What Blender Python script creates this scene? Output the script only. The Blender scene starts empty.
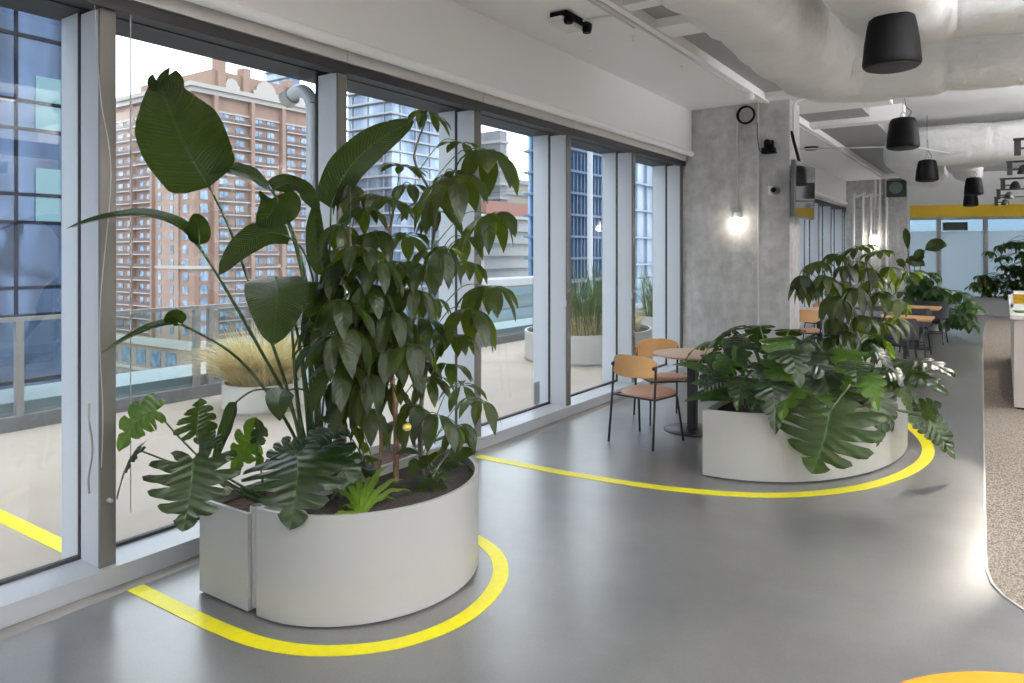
import bpy, bmesh, math, random
from mathutils import Vector, Matrix, noise
V = Vector
S = bpy.context.scene
C = S.collection
PI = math.pi

# ------------------------------------------------------------------ camera, world, exposure
FPX, HY, EYE, CAMX = 720.0, 253.4, 1.7, 3.645
YAW = math.atan(492 / FPX)
cam_d = bpy.data.cameras.new('camera'); cam = bpy.data.objects.new('camera', cam_d); C.objects.link(cam)
cam.location = (CAMX, 0, EYE); cam.rotation_euler = (PI / 2, 0, YAW)
cam_d.sensor_width = 36; cam_d.lens = FPX / 1024 * 36
cam_d.shift_y = -(341.5 - HY) / 1024
cam_d.clip_end = 2000; cam_d.clip_start = 0.05
S.camera = cam
S.view_settings.view_transform = 'Standard'; S.view_settings.look = 'None'
S.view_settings.gamma = 1; S.view_settings.use_curve_mapping = False
S.view_settings.exposure = 0.86
S.render.film_transparent = False
try:
    S.cycles.use_denoising = True
    S.cycles.max_bounces = 8; S.cycles.transparent_max_bounces = 24
    S.cycles.diffuse_bounces = 5; S.cycles.glossy_bounces = 4
    S.cycles.sample_clamp_indirect = 6
except Exception: pass

W = bpy.data.worlds.new('overcast_sky'); S.world = W; W.use_nodes = True
nt = W.node_tree; bg = nt.nodes['Background']
tc = nt.nodes.new('ShaderNodeTexCoord'); sep = nt.nodes.new('ShaderNodeSeparateXYZ')
rp = nt.nodes.new('ShaderNodeValToRGB')
nt.links.new(tc.outputs['Generated'], sep.inputs[0]); nt.links.new(sep.outputs['Z'], rp.inputs[0])
rp.color_ramp.elements[0].color = (0.62, 0.67, 0.74, 1); rp.color_ramp.elements[0].position = 0.0
rp.color_ramp.elements[1].color = (0.91, 0.95, 1.0, 1); rp.color_ramp.elements[1].position = 0.10
nt.links.new(rp.outputs[0], bg.inputs['Color']); bg.inputs['Strength'].default_value = 2.1

def lamp(name, typ, loc, energy, color=(1, 1, 1), size=.1, aim=None, parent=None, spot=60, sy=None, blend=.5):
    d = bpy.data.lights.new(name, typ); d.energy = energy; d.color = color
    o = bpy.data.objects.new(name, d); C.objects.link(o); o.location = loc
    if typ == 'AREA':
        d.size = size
        if sy: d.shape = 'RECTANGLE'; d.size_y = sy
    elif typ != 'SUN': d.shadow_soft_size = size
    if typ == 'SPOT': d.spot_size = math.radians(spot); d.spot_blend = blend
    if aim is not None:
        o.rotation_euler = (V(aim) - V(loc)).to_track_quat('-Z', 'Y').to_euler()
    if parent is not None:
        o.parent = parent; o.matrix_parent_inverse = Matrix.Translation(-parent.location)
    return o

# ------------------------------------------------------------------ pixel -> place helpers (true 3D points on a known plane)
_s, _c = math.sin(YAW), math.cos(YAW)
def ray(u, v):
    r = (u - 512) / FPX
    return V((-_s + r * _c, _c + r * _s, -(v - HY) / FPX))
def at(u, v, Y):
    d = ray(u, v); return V((CAMX, 0, EYE)) + d * (Y / d.y)
def flo(u, v, z=0.0):
    d = ray(u, v); return V((CAMX, 0, EYE)) + d * ((z - EYE) / d.z)
def atX(u, v, X):
    d = ray(u, v); return V((CAMX, 0, EYE)) + d * ((X - CAMX) / d.x)
def deep(u, v, t): return V((CAMX, 0, EYE)) + ray(u, v) * t

# ------------------------------------------------------------------ materials
MATS = {}
def mat(name, color=(.8, .8, .8), rough=.5, metal=0, noise=None, bump=0, emit=None, spec=.5, nscale=8, bscale=60, sheen=0):
    """plain principled; noise=(color2, amount) mixes a second colour by noise"""
    if name in MATS: return MATS[name]
    m = bpy.data.materials.new(name); m.use_nodes = True; t = m.node_tree; b = t.nodes['Principled BSDF']
    b.inputs['Base Color'].default_value = (*color, 1); b.inputs['Roughness'].default_value = rough
    b.inputs['Metallic'].default_value = metal; b.inputs['Specular IOR Level'].default_value = spec
    co = t.nodes.new('ShaderNodeTexCoord')
    if noise is not None:
        n = t.nodes.new('ShaderNodeTexNoise'); n.inputs['Scale'].default_value = nscale; n.inputs['Detail'].default_value = 6
        r = t.nodes.new('ShaderNodeValToRGB'); r.color_ramp.elements[0].position = .3; r.color_ramp.elements[1].position = .7
        r.color_ramp.elements[0].color = (*color, 1); r.color_ramp.elements[1].color = (*noise, 1)
        t.links.new(co.outputs['Object'], n.inputs['Vector']); t.links.new(n.outputs[0], r.inputs[0]); t.links.new(r.outputs[0], b.inputs['Base Color'])
    if bump:
        n2 = t.nodes.new('ShaderNodeTexNoise'); n2.inputs['Scale'].default_value = bscale; n2.inputs['Detail'].default_value = 4
        bp = t.nodes.new('ShaderNodeBump'); bp.inputs['Strength'].default_value = bump; bp.inputs['Distance'].default_value = .02
        t.links.new(co.outputs['Object'], n2.inputs['Vector']); t.links.new(n2.outputs[0], bp.inputs['Height']); t.links.new(bp.outputs[0], b.inputs['Normal'])
    if emit:
        b.inputs['Emission Color'].default_value = (*emit[0], 1); b.inputs['Emission Strength'].default_value = emit[1]
    MATS[name] = m; return m

def N(t, typ, **kw):
    n = t.nodes.new(typ)
    for k, v in kw.items(): setattr(n, k, v)
    return n

def glass_mat(name, tint, refl=1.0, gcol=(1, 1, 1)):
    m = bpy.data.materials.new(name); m.use_nodes = True; t = m.node_tree; t.nodes.clear()
    o = N(t, 'ShaderNodeOutputMaterial'); mx = N(t, 'ShaderNodeMixShader'); tr = N(t, 'ShaderNodeBsdfTransparent'); gl = N(t, 'ShaderNodeBsdfGlossy')
    lw = N(t, 'ShaderNodeLayerWeight'); lw.inputs['Blend'].default_value = .5
    fr = N(t, 'ShaderNodeMath', operation='POWER'); fr.inputs[1].default_value = 5; t.links.new(lw.outputs['Facing'], fr.inputs[0])
    mu = N(t, 'ShaderNodeMath', operation='MULTIPLY_ADD'); mu.inputs[1].default_value = .6 * refl; mu.inputs[2].default_value = .035 * refl
    tr.inputs[0].default_value = (*tint, 1); gl.inputs[0].default_value = (*gcol, 1); gl.inputs['Roughness'].default_value = 0.01
    t.links.new(fr.outputs[0], mu.inputs[0]); t.links.new(mu.outputs[0], mx.inputs[0]); t.links.new(tr.outputs[0], mx.inputs[1]); t.links.new(gl.outputs[0], mx.inputs[2]); t.links.new(mx.outputs[0], o.inputs[0])
    return m

def floor_mat():
    m = bpy.data.materials.new('polished_concrete'); m.use_nodes = True; t = m.node_tree; b = t.nodes['Principled BSDF']
    co = N(t, 'ShaderNodeTexCoord')
    n1 = N(t, 'ShaderNodeTexNoise'); n1.inputs['Scale'].default_value = 1.1; n1.inputs['Detail'].default_value = 8; n1.inputs['Roughness'].default_value = .62
    r1 = N(t, 'ShaderNodeValToRGB'); r1.color_ramp.elements[0].position = .3; r1.color_ramp.elements[1].position = .75
    r1.color_ramp.elements[0].color = (.080, .080, .083, 1); r1.color_ramp.elements[1].color = (.190, .187, .183, 1)
    n2 = N(t, 'ShaderNodeTexNoise'); n2.inputs['Scale'].default_value = 90; n2.inputs['Detail'].default_value = 3
    r2 = N(t, 'ShaderNodeValToRGB'); r2.color_ramp.elements[0].position = .35; r2.color_ramp.elements[1].position = .65
    r2.color_ramp.elements[0].color = (.90, .90, .90, 1); r2.color_ramp.elements[1].color = (1.07, 1.07, 1.07, 1)
    mx = N(t, 'ShaderNodeMix', data_type='RGBA', blend_type='MULTIPLY'); mx.inputs[0].default_value = 1
    rr = N(t, 'ShaderNodeMapRange'); rr.inputs['To Min'].default_value = .29; rr.inputs['To Max'].default_value = .36
    t.links.new(co.outputs['Object'], n1.inputs['Vector']); t.links.new(co.outputs['Object'], n2.inputs['Vector'])
    t.links.new(n1.outputs[0], r1.inputs[0]); t.links.new(n2.outputs[0], r2.inputs[0])
    t.links.new(r1.outputs[0], mx.inputs[6]); t.links.new(r2.outputs[0], mx.inputs[7]); t.links.new(mx.outputs[2], b.inputs['Base Color'])
    t.links.new(n1.outputs[0], rr.inputs['Value']); t.links.new(rr.outputs[0], b.inputs['Roughness'])
    b.inputs['Specular IOR Level'].default_value = 1.0; b.inputs['Coat Weight'].default_value = .6; b.inputs['Coat Roughness'].default_value = .28
    bp = N(t, 'ShaderNodeBump'); bp.inputs['Strength'].default_value = .012; bp.inputs['Distance'].default_value = .01
    n3 = N(t, 'ShaderNodeTexNoise'); n3.inputs['Scale'].default_value = 14; t.links.new(co.outputs['Object'], n3.inputs['Vector'])
    t.links.new(n3.outputs[0], bp.inputs['Height']); t.links.new(bp.outputs[0], b.inputs['Normal'])
    return m

def column_mat():
    m = bpy.data.materials.new('board_concrete'); m.use_nodes = True; t = m.node_tree; b = t.nodes['Principled BSDF']
    co = N(t, 'ShaderNodeTexCoord'); mp = N(t, 'ShaderNodeMapping'); mp.inputs['Scale'].default_value = (3, 3, .8)
    n1 = N(t, 'ShaderNodeTexNoise'); n1.inputs['Scale'].default_value = 1.6; n1.inputs['Detail'].default_value = 9; n1.inputs['Roughness'].default_value = .65
    n2 = N(t, 'ShaderNodeTexNoise'); n2.inputs['Scale'].default_value = 9; n2.inputs['Detail'].default_value = 6
    ad = N(t, 'ShaderNodeMath', operation='ADD'); hf = N(t, 'ShaderNodeMath', operation='MULTIPLY'); hf.inputs[1].default_value = .5
    r1 = N(t, 'ShaderNodeValToRGB'); r1.color_ramp.elements[0].position = .36; r1.color_ramp.elements[1].position = .66
    r1.color_ramp.elements[0].color = (.41, .405, .40, 1); r1.color_ramp.elements[1].color = (.66, .655, .645, 1)
    t.links.new(co.outputs['Object'], mp.inputs[0]); t.links.new(mp.outputs[0], n1.inputs['Vector']); t.links.new(co.outputs['Object'], n2.inputs['Vector'])
    t.links.new(n1.outputs[0], ad.inputs[0]); t.links.new(n2.outputs[0], ad.inputs[1]); t.links.new(ad.outputs[0], hf.inputs[0]); t.links.new(hf.outputs[0], r1.inputs[0])
    # one construction joint / lime streak at 2.42 m
    sp = N(t, 'ShaderNodeSeparateXYZ'); t.links.new(co.outputs['Object'], sp.inputs[0])
    wz = N(t, 'ShaderNodeMath', operation='MULTIPLY_ADD'); wz.inputs[1].default_value = .08; t.links.new(n2.outputs[0], wz.inputs[0]); t.links.new(sp.outputs['Z'], wz.inputs[2])
    su = N(t, 'ShaderNodeMath', operation='SUBTRACT'); su.inputs[1].default_value = 2.50; t.links.new(wz.outputs[0], su.inputs[0])
    ab = N(t, 'ShaderNodeMath', operation='ABSOLUTE'); t.links.new(su.outputs[0], ab.inputs[0])
    ls = N(t, 'ShaderNodeMapRange'); ls.inputs['From Min'].default_value = 0; ls.inputs['From Max'].default_value = .03; ls.inputs['To Min'].default_value = .4; ls.inputs['To Max'].default_value = 0
    t.links.new(ab.outputs[0], ls.inputs['Value'])
    mx = N(t, 'ShaderNodeMix', data_type='RGBA'); t.links.new(ls.outputs[0], mx.inputs[0]); t.links.new(r1.outputs[0], mx.inputs[6]); mx.inputs[7].default_value = (.55, .54, .52, 1)
    t.links.new(mx.outputs[2], b.inputs['Base Color']); b.inputs['Roughness'].default_value = .75
    bp = N(t, 'ShaderNodeBump'); bp.inputs['Strength'].default_value = .25; bp.inputs['Distance'].default_value = .02; t.links.new(n2.outputs[0], bp.inputs['Height']); t.links.new(bp.outputs[0], b.inputs['Normal'])
    return m

def carpet_mat():
    m = bpy.data.materials.new('carpet'); m.use_nodes = True; t = m.node_tree; b = t.nodes['Principled BSDF']
    co = N(t, 'ShaderNodeTexCoord'); n = N(t, 'ShaderNodeTexNoise'); n.inputs['Scale'].default_value = 110; n.inputs['Detail'].default_value = 2
    mp = N(t, 'ShaderNodeMapping'); mp.inputs['Scale'].default_value = (1, .45, 1)
    r = N(t, 'ShaderNodeValToRGB'); r.color_ramp.elements[0].position = .38; r.color_ramp.elements[1].position = .62
    r.color_ramp.elements[0].color = (.11, .09, .07, 1); r.color_ramp.elements[1].color = (.33, .285, .245, 1)
    t.links.new(co.outputs['Object'], mp.inputs[0]); t.links.new(mp.outputs[0], n.inputs['Vector']); t.links.new(n.outputs[0], r.inputs[0]); t.links.new(r.outputs[0], b.inputs['Base Color'])
    b.inputs['Roughness'].default_value = .95; b.inputs['Specular IOR Level'].default_value = .1
    bp = N(t, 'ShaderNodeBump'); bp.inputs['Strength'].default_value = .6; t.links.new(n.outputs[0], bp.inputs['Height']); t.links.new(bp.outputs[0], b.inputs['Normal'])
    return m

def leaf_mat(name, c1, c2, vein, rough=.32, ridges=26, trans=.28, tcol=(.16, .34, .03), slant=1.2, ridge_bump=.5, rcol=.22):
    """UV: x across the blade (midrib at .5), y along it"""
    m = bpy.data.materials.new(name); m.use_nodes = True; t = m.node_tree; b = t.nodes['Principled BSDF']; out = t.nodes['Material Output']
    uv = N(t, 'ShaderNodeTexCoord'); sp = N(t, 'ShaderNodeSeparateXYZ'); t.links.new(uv.outputs['UV'], sp.inputs[0])
    s0 = N(t, 'ShaderNodeMath', operation='SUBTRACT'); s0.inputs[1].default_value = .5; t.links.new(sp.outputs['X'], s0.inputs[0])
    ab = N(t, 'ShaderNodeMath', operation='ABSOLUTE'); t.links.new(s0.outputs[0], ab.inputs[0])
    mid = N(t, 'ShaderNodeMapRange'); mid.inputs['From Min'].default_value = .008; mid.inputs['From Max'].default_value = .03; mid.inputs['To Min'].default_value = 1; mid.inputs['To Max'].default_value = 0
    t.links.new(ab.outputs[0], mid.inputs['Value'])
    # side veins: sin((v - slant*|u|)*ridges)
    sl = N(t, 'ShaderNodeMath', operation='MULTIPLY_ADD'); sl.inputs[1].default_value = -slant * .35; t.links.new(ab.outputs[0], sl.inputs[0]); t.links.new(sp.outputs['Y'], sl.inputs[2])
    fr = N(t, 'ShaderNodeMath', operation='MULTIPLY'); fr.inputs[1].default_value = ridges * 2 * PI; t.links.new(sl.outputs[0], fr.inputs[0])
    sn = N(t, 'ShaderNodeMath', operation='SINE'); t.links.new(fr.outputs[0], sn.inputs[0])
    n = N(t, 'ShaderNodeTexNoise'); n.inputs['Scale'].default_value = 7; n.inputs['Detail'].default_value = 3; t.links.new(uv.outputs['Object'], n.inputs['Vector'])
    r = N(t, 'ShaderNodeValToRGB'); r.color_ramp.elements[0].position = .32; r.color_ramp.elements[1].position = .7
    r.color_ramp.elements[0].color = (*c1, 1); r.color_ramp.elements[1].color = (*c2, 1); t.links.new(n.outputs[0], r.inputs[0])
    sv = N(t, 'ShaderNodeMapRange'); sv.inputs['From Min'].default_value = .75; sv.inputs['From Max'].default_value = 1; sv.inputs['To Max'].default_value = rcol
    t.links.new(sn.outputs[0], sv.inputs['Value'])
    mxv = N(t, 'ShaderNodeMath', operation='MAXIMUM'); t.links.new(sv.outputs[0], mxv.inputs[0]); t.links.new(mid.outputs[0], mxv.inputs[1])
    mv = N(t, 'ShaderNodeMath', operation='MULTIPLY'); mv.inputs[1].default_value = .7; t.links.new(mxv.outputs[0], mv.inputs[0])
    mx = N(t, 'ShaderNodeMix', data_type='RGBA'); t.links.new(mv.outputs[0], mx.inputs[0]); t.links.new(r.outputs[0], mx.inputs[6]); mx.inputs[7].default_value = (*vein, 1)
    t.links.new(mx.outputs[2], b.inputs['Base Color']); b.inputs['Roughness'].default_value = rough; b.inputs['Specular IOR Level'].default_value = .34
    bp = N(t, 'ShaderNodeBump'); bp.inputs['Strength'].default_value = ridge_bump; bp.inputs['Distance'].default_value = .004
    t.links.new(sn.outputs[0], bp.inputs['Height']); t.links.new(bp.outputs[0], b.inputs['Normal'])
    tr = N(t, 'ShaderNodeBsdfTranslucent'); tr.inputs[0].default_value = (*tcol, 1)
    ms = N(t, 'ShaderNodeMixShader'); ms.inputs[0].default_value = trans
    t.links.new(b.outputs[0], ms.inputs[1]); t.links.new(tr.outputs[0], ms.inputs[2]); t.links.new(ms.outputs[0], out.inputs[0])
    MATS[name] = m; return m

WHITE = mat('planter_white_lacquer', (.41, .412, .408), .32, spec=.4)
WALLP = mat('painted_drywall', (.84, .845, .85), .85, spec=.2)
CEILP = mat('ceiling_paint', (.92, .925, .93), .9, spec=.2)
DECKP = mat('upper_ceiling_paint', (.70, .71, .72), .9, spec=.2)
DUCT = mat('wrapped_duct_fabric', (.80, .81, .81), .7, noise=(.72, .73, .73), nscale=3, bump=1.0, bscale=9, spec=.25)
ALU = mat('anodised_aluminium', (.60, .63, .68), .45, metal=.1)
ALUD = mat('bronze_aluminium', (.15, .142, .13), .45, metal=.3)
GASK = mat('black_gasket', (.03, .03, .035), .6)
SILLG = mat('sill_aluminium', (.48, .50, .54), .4, metal=.15)
TAPE = mat('yellow_floor_tape', (.86, .78, .0), .4, noise=(.80, .72, .0), nscale=30)
BLACK = mat('black_plastic', (.006, .006, .007), .55, spec=.12)
BLKM = mat('black_metal', (.02, .02, .022), .38, metal=.2)
STEEL = mat('galvanised_steel', (.48, .48, .47), .38, metal=.7)
PIPEW = mat('painted_conduit', (.68, .68, .67), .5)
WOOD = mat('oak_veneer', (.50, .27, .10), .42, noise=(.58, .34, .14), nscale=5)
WOODT = mat('oak_table_top', (.58, .38, .25), .4, noise=(.64, .45, .31), nscale=4)
TAN = mat('tan_leather', (.50, .27, .18), .5, bump=.1)
GREYF = mat('charcoal_upholstery', (.020, .020, .025), .9, bump=.3, bscale=200)
SOIL = mat('dark_potting_soil', (.012, .009, .008), .95, noise=(.05, .035, .028), nscale=60, bump=1, bscale=60)
CHIPS = mat('brown_bark_chips', (.05, .03, .02), .95, noise=(.16, .09, .065), nscale=55, bump=1, bscale=50)
YELP = mat('yellow_paint', (.78, .50, .01), .6)
COLM = column_mat()
GLASS = glass_mat('window_glass', (.935, .965, .975), 1.0)
GLASS2 = glass_mat('balustrade_glass', (.80, .88, .88), .8)

# ------------------------------------------------------------------ mesh helpers
def obj(name, bm, m, parent=None, smooth=False, kind=None, recalc=True):
    me = bpy.data.meshes.new(name); bmesh.ops.recalc_face_normals(bm, faces=bm.faces) if recalc else None
    bm.to_mesh(me); bm.free()
    for mm in (m if isinstance(m, (list, tuple)) else [m]): me.materials.append(mm)
    if smooth:
        for p in me.polygons: p.use_smooth = True
        me.set_sharp_from_angle(angle=math.radians(42))
    o = bpy.data.objects.new(name, me); C.objects.link(o)
    if parent is not None:
        o.parent = parent; o.matrix_parent_inverse = parent.matrix_basis.inverted() if False else Matrix.Translation(-parent.location) if parent.type == 'EMPTY' and parent.parent is None and not parent.get('_rot') else Matrix.Identity(4)
    if kind: o['kind'] = kind
    return o
def empty(name, loc=(0, 0, 0), rz=0):
    o = bpy.data.objects.new(name, None); C.objects.link(o); o.location = loc; o.empty_display_size = .1
    if rz or True: o.rotation_euler = (0, 0, rz)
    return o
def tag(o, label, cat, group=None, kind=None):
    o['label'] = label; o['category'] = cat
    if group: o['group'] = group
    if kind: o['kind'] = kind
    return o
def thing(name, label, cat, loc=(0, 0, 0), rz=0, group=None, local=False):
    """local=True: parts are modelled about the origin and moved by the empty; else parts are in world coordinates"""
    o = empty(name, loc, rz); tag(o, label, cat, group)
    if local: o['_rot'] = 1
    return o
def structure(o): o['kind'] = 'structure'; return o
def box(bm, x0, x1, y0, y1, z0, z1, bev=0, mi=0):
    r = bmesh.ops.create_cube(bm, size=1)
    for v in r['verts']:
        v.co = V((x0 + (v.co.x + .5) * (x1 - x0), y0 + (v.co.y + .5) * (y1 - y0), z0 + (v.co.z + .5) * (z1 - z0)))
    fs = set(f for v in r['verts'] for f in v.link_faces)
    for f in fs: f.material_index = mi
    if bev:
        es = list(set(e for v in r['verts'] for e in v.link_edges))
        bmesh.ops.bevel(bm, geom=es, offset=bev, segments=2, affect='EDGES', profile=.7)
    return bm
def bx(*a, **k): return box(bmesh.new(), *a, **k)
def frame_at(d):
    d = d.normalized(); u = V((0, 0, 1)) if abs(d.z) < .95 else V((1, 0, 0))
    s = d.cross(u).normalized(); return s, s.cross(d).normalized()
def tube(bm, pts, r, seg=8, cap=True, closed=False):
    pts = [V(p) for p in pts]; n = len(pts); rings = []
    prev = None
    for i, p in enumerate(pts):
        if closed: d = pts[(i + 1) % n] - pts[i - 1]
        else: d = pts[min(i + 1, n - 1)] - pts[max(i - 1, 0)]
        if d.length < 1e-9: d = V((0, 0, 1))
        d.normalize()
        if prev is None: s, u = frame_at(d)
        else:
            s = prev - d * prev.dot(d)
            s = s.normalized() if s.length > 1e-6 else frame_at(d)[0]
            u = s.cross(d)
        prev = s
        rr = r[i] if isinstance(r, (list, tuple)) else r
        rings.append([bm.verts.new(p + (s * math.cos(a) + u * math.sin(a)) * rr) for a in [2 * PI * k / seg for k in range(seg)]])
    for i in range(n - 1 + (1 if closed else 0)):
        a, b = rings[i], rings[(i + 1) % n]
        for k in range(seg): bm.faces.new((a[k], a[(k + 1) % seg], b[(k + 1) % seg], b[k]))
    if cap and not closed: bm.faces.new(rings[0]); bm.faces.new(rings[-1])
    return bm
def tb(*a, **k): return tube(bmesh.new(), *a, **k)
def lathe(bm, c, prof, seg=32, axis='Z'):
    rings = []
    for (r, z) in prof:
        ring = []
        for k in range(seg):
            a = 2 * PI * k / seg; x, y = r * math.cos(a), r * math.sin(a)
            p = V((x, y, z)) if axis == 'Z' else V((z, x, y)) if axis == 'X' else V((x, z, y))
            ring.append(bm.verts.new(V(c) + p))
        rings.append(ring)
    for a, b in zip(rings, rings[1:]):
        for k in range(seg): bm.faces.new((a[k], a[(k + 1) % seg], b[(k + 1) % seg], b[k]))
    if prof[0][0] > 1e-5: bm.faces.new(rings[0])
    if prof[-1][0] > 1e-5: bm.faces.new(rings[-1])
    bmesh.ops.remove_doubles(bm, verts=bm.verts, dist=1e-6)
    return bm
def prism(bm, poly, z0, z1):
    a = [bm.verts.new((x, y, z0)) for x, y in poly]; b = [bm.verts.new((x, y, z1)) for x, y in poly]
    n = len(poly)
    for i in range(n): bm.faces.new((a[i], a[(i + 1) % n], b[(i + 1) % n], b[i]))
    bm.faces.new(a); bm.faces.new(b); return bm
def spline(pts, n=8, closed=False):
    out = []; P = [V(p) for p in pts]; m = len(P)
    for i in range(m if closed else m - 1):
        g = lambda k: P[k % m] if closed else P[max(0, min(m - 1, k))]
        p0, p1, p2, p3 = g(i - 1), g(i), g(i + 1), g(i + 2)
        for k in range(n):
            t = k / n
            out.append(.5 * ((2 * p1) + (p2 - p0) * t + (2 * p0 - 5 * p1 + 4 * p2 - p3) * t * t + (3 * p1 - p0 - 3 * p2 + p3) * t ** 3))
    if not closed: out.append(P[-1])
    return out
def strip(bm, inner, outer, z0, z1):
    n = len(inner)
    for z in (z0, z1): pass
    rows = [[bm.verts.new((p.x, p.y, z)) for p in L for z in (z0, z1)] for L in (inner, outer)]
    A, B = rows
    for i in range(n - 1):
        a0, a1, a2, a3 = A[2 * i], A[2 * i + 1], A[2 * i + 2], A[2 * i + 3]; b0, b1, b2, b3 = B[2 * i], B[2 * i + 1], B[2 * i + 2], B[2 * i + 3]
        bm.faces.new((a1, a3, b3, b1)); bm.faces.new((a0, b0, b2, a2)); bm.faces.new((a0, a2, a3, a1)); bm.faces.new((b0, b1, b3, b2))
    bm.faces.new((A[0], A[1], B[1], B[0])); bm.faces.new((A[-2], B[-2], B[-1], A[-1])); return bm
def offset_line(pts, d):
    out = []
    for i, p in enumerate(pts):
        t = (pts[min(i + 1, len(pts) - 1)] - pts[max(i - 1, 0)]); t.z = 0; t.normalize()
        out.append(p + V((-t.y, t.x, 0)) * d)
    return out
def copy_thing(root, loc, rz, label=None, group=None):
    r = root.copy(); C.objects.link(r); r.location = loc; r.rotation_euler = (0, 0, rz)
    if label: r['label'] = label
    if group: r['group'] = group
    for ch in list(root.children):
        c = ch.copy(); C.objects.link(c); c.parent = r
        for g in list(ch.children):
            d = g.copy(); C.objects.link(d); d.parent = c
    return r

# ================================================================== ROOM SHELL
Y0, Y1, X1 = -3.5, 27.0, 10.5
MY = [-2.72, -1.19, .33, 1.875, 3.455, 5.02, 6.60, 8.22, 9.82, 11.35, 12.85, 14.4, 15.95, 17.5, 19.05, 20.6, 22.2, 23.8]  # mullion centres
structure(obj('floor', bx(0, X1, Y0, Y1, -.3, 0), floor_mat()))
m_edge = mat('slab_edge_concrete', (.33, .31, .29), .7, noise=(.26, .25, .24), nscale=5)
structure(obj('trim_1', bx(-.55, -.006, Y0, Y1, -.3, -.002), m_edge))          # concrete margin between floor joint and sill
bm = bmesh.new(); box(bm, 0, 1.02, Y0, Y1, 3.72, 3.95)
for a, b in ((5.36, 5.52), (6.06, 6.42), (9.62, 11.0), (12.2, 12.5), (21.2, 22.6)): box(bm, 1.02, 2.4, a, b, 3.72, 3.95)
box(bm, 1.02, 1.07, Y0, Y1, 3.70, 4.1)
structure(obj('ceiling', bm, CEILP))
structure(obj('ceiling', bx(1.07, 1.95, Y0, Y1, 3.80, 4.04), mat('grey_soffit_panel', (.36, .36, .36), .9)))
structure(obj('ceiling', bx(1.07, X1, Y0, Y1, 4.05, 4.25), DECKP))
# window head: painted bulkhead, round bead, blind fascia
structure(obj('wall_left', bx(-.10, 0, Y0, Y1, 3.13, 3.95), WALLP))
structure(obj('trim_2', tb([(0.0, Y0, 3.105), (0.0, Y1, 3.105)], .040, 12), CEILP, smooth=True))
bm = bmesh.new(); ys = [Y0] + MY + [Y1]
for a, b in zip(ys, ys[1:]): box(bm, -.15, -.085, a + .004, b - .004, 3.015, 3.10)
box(bm, -.10, -.02, Y0, Y1, 3.10, 3.13)
structure(obj('trim_3', bm, mat('blind_fascia', (.60, .59, .575), .7)))
bm = bmesh.new(); box(bm, -.19, -.10, Y0, Y1, 2.945, 3.012); box(bm, -.30, -.19, Y0, Y1, 2.97, 3.3)
box(bm, -.60, -.30, Y0, Y1, 2.965, 4.2)
structure(obj('trim_4', bm, mat('dark_window_head', (.022, .021, .022), .5)))
structure(obj('wall_right', bx(X1, X1 + .2, Y0, Y1, 0, 4.25), WALLP))
structure(obj('wall_back', bx(-.5, X1, Y0 - .2, Y0, 0, 4.25), WALLP))

# sill
bm = bmesh.new(); box(bm, -.36, -.10, Y0, Y1, 0, .10)
structure(obj('trim_5', bm, SILLG))
# windows : one structure per bay = pane + interior mullion + exterior fin + gaskets
for i in range(len(MY) - 1):
    a, b = MY[i], MY[i + 1]
    e = empty('window_%d' % (i + 1), (-.36, a, 0)); structure(e)
    obj('glass', bx(-.366, -.358, a + .045, b - .045, .10, 3.0), GLASS, e)
    bm = bmesh.new(); box(bm, -.345, -.155, b - .036, b + .036, .10, 2.95)
    if abs(b - 3.455) > .01: box(bm, -.56, -.375, b - .036, b + .036, .0, 3.05)
    obj('mullion', bm, ALU, e)
    bm = bmesh.new(); box(bm, -.155, -.14, b - .040, b + .040, .10, 2.95); obj('mullion_cap', bm, ALUD, e)
    bm = bmesh.new(); box(bm, -.372, -.350, b - .040, b + .040, .10, 3.0); box(bm, -.375, -.345, a + .04, b - .04, .10, .118); obj('gasket', bm, GASK, e)
    if i in (4, 5, 6):
        h = tb([(-.165, b - .05, 1.12), (-.135, b - .075, 1.15), (-.135, b - .075, 1.20), (-.165, b - .05, 1.23)], .007, 6); obj('window_handle', h, ALU, e, smooth=True)
    if i == 5:
        obj('window_stay', bx(-.40, -.375, b - .30, b - .20, .13, .36, bev=.005), STEEL, e); obj('stay_rod', bx(-.40, -.38, b - .24, b - .22, .11, .30), STEEL, e)
    if i == 6: obj('window_sensor', bx(-.35, -.33, a + .10, a + .18, 2.72, 2.84, bev=.004), CEILP, e)
    if i == 2:
        h = lathe(bmesh.new(), (-.138, b, .44), [(.012, 0), (.012, .012), (.006, .015), (.006, .026), (.011, .03), (.009, .04), (0, .042)], 12, 'X'); obj('lock_knob', h, STEEL, e, smooth=True)
# exterior bits of the mullions: bent white overflow pipe
p = thing('drain_pipe', 'white bent pipe hooked over outside the second window mullion', 'pipe', (-.46, 3.47, .0))
obj('pipe', tb(spline([(-.70, 3.47, 2.86), (-.62, 3.47, 2.89), (-.53, 3.47, 2.86), (-.47, 3.47, 2.77), (-.46, 3.47, 2.6), (-.46, 3.47, 1.2), (-.46, 3.47, .0)], 8), .048, 16), ALU, p, smooth=True)
obj('pipe_collar', tb([(-.76, 3.47, 2.84), (-.69, 3.47, 2.865)], .066, 18), STEEL, p, smooth=True)
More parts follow.
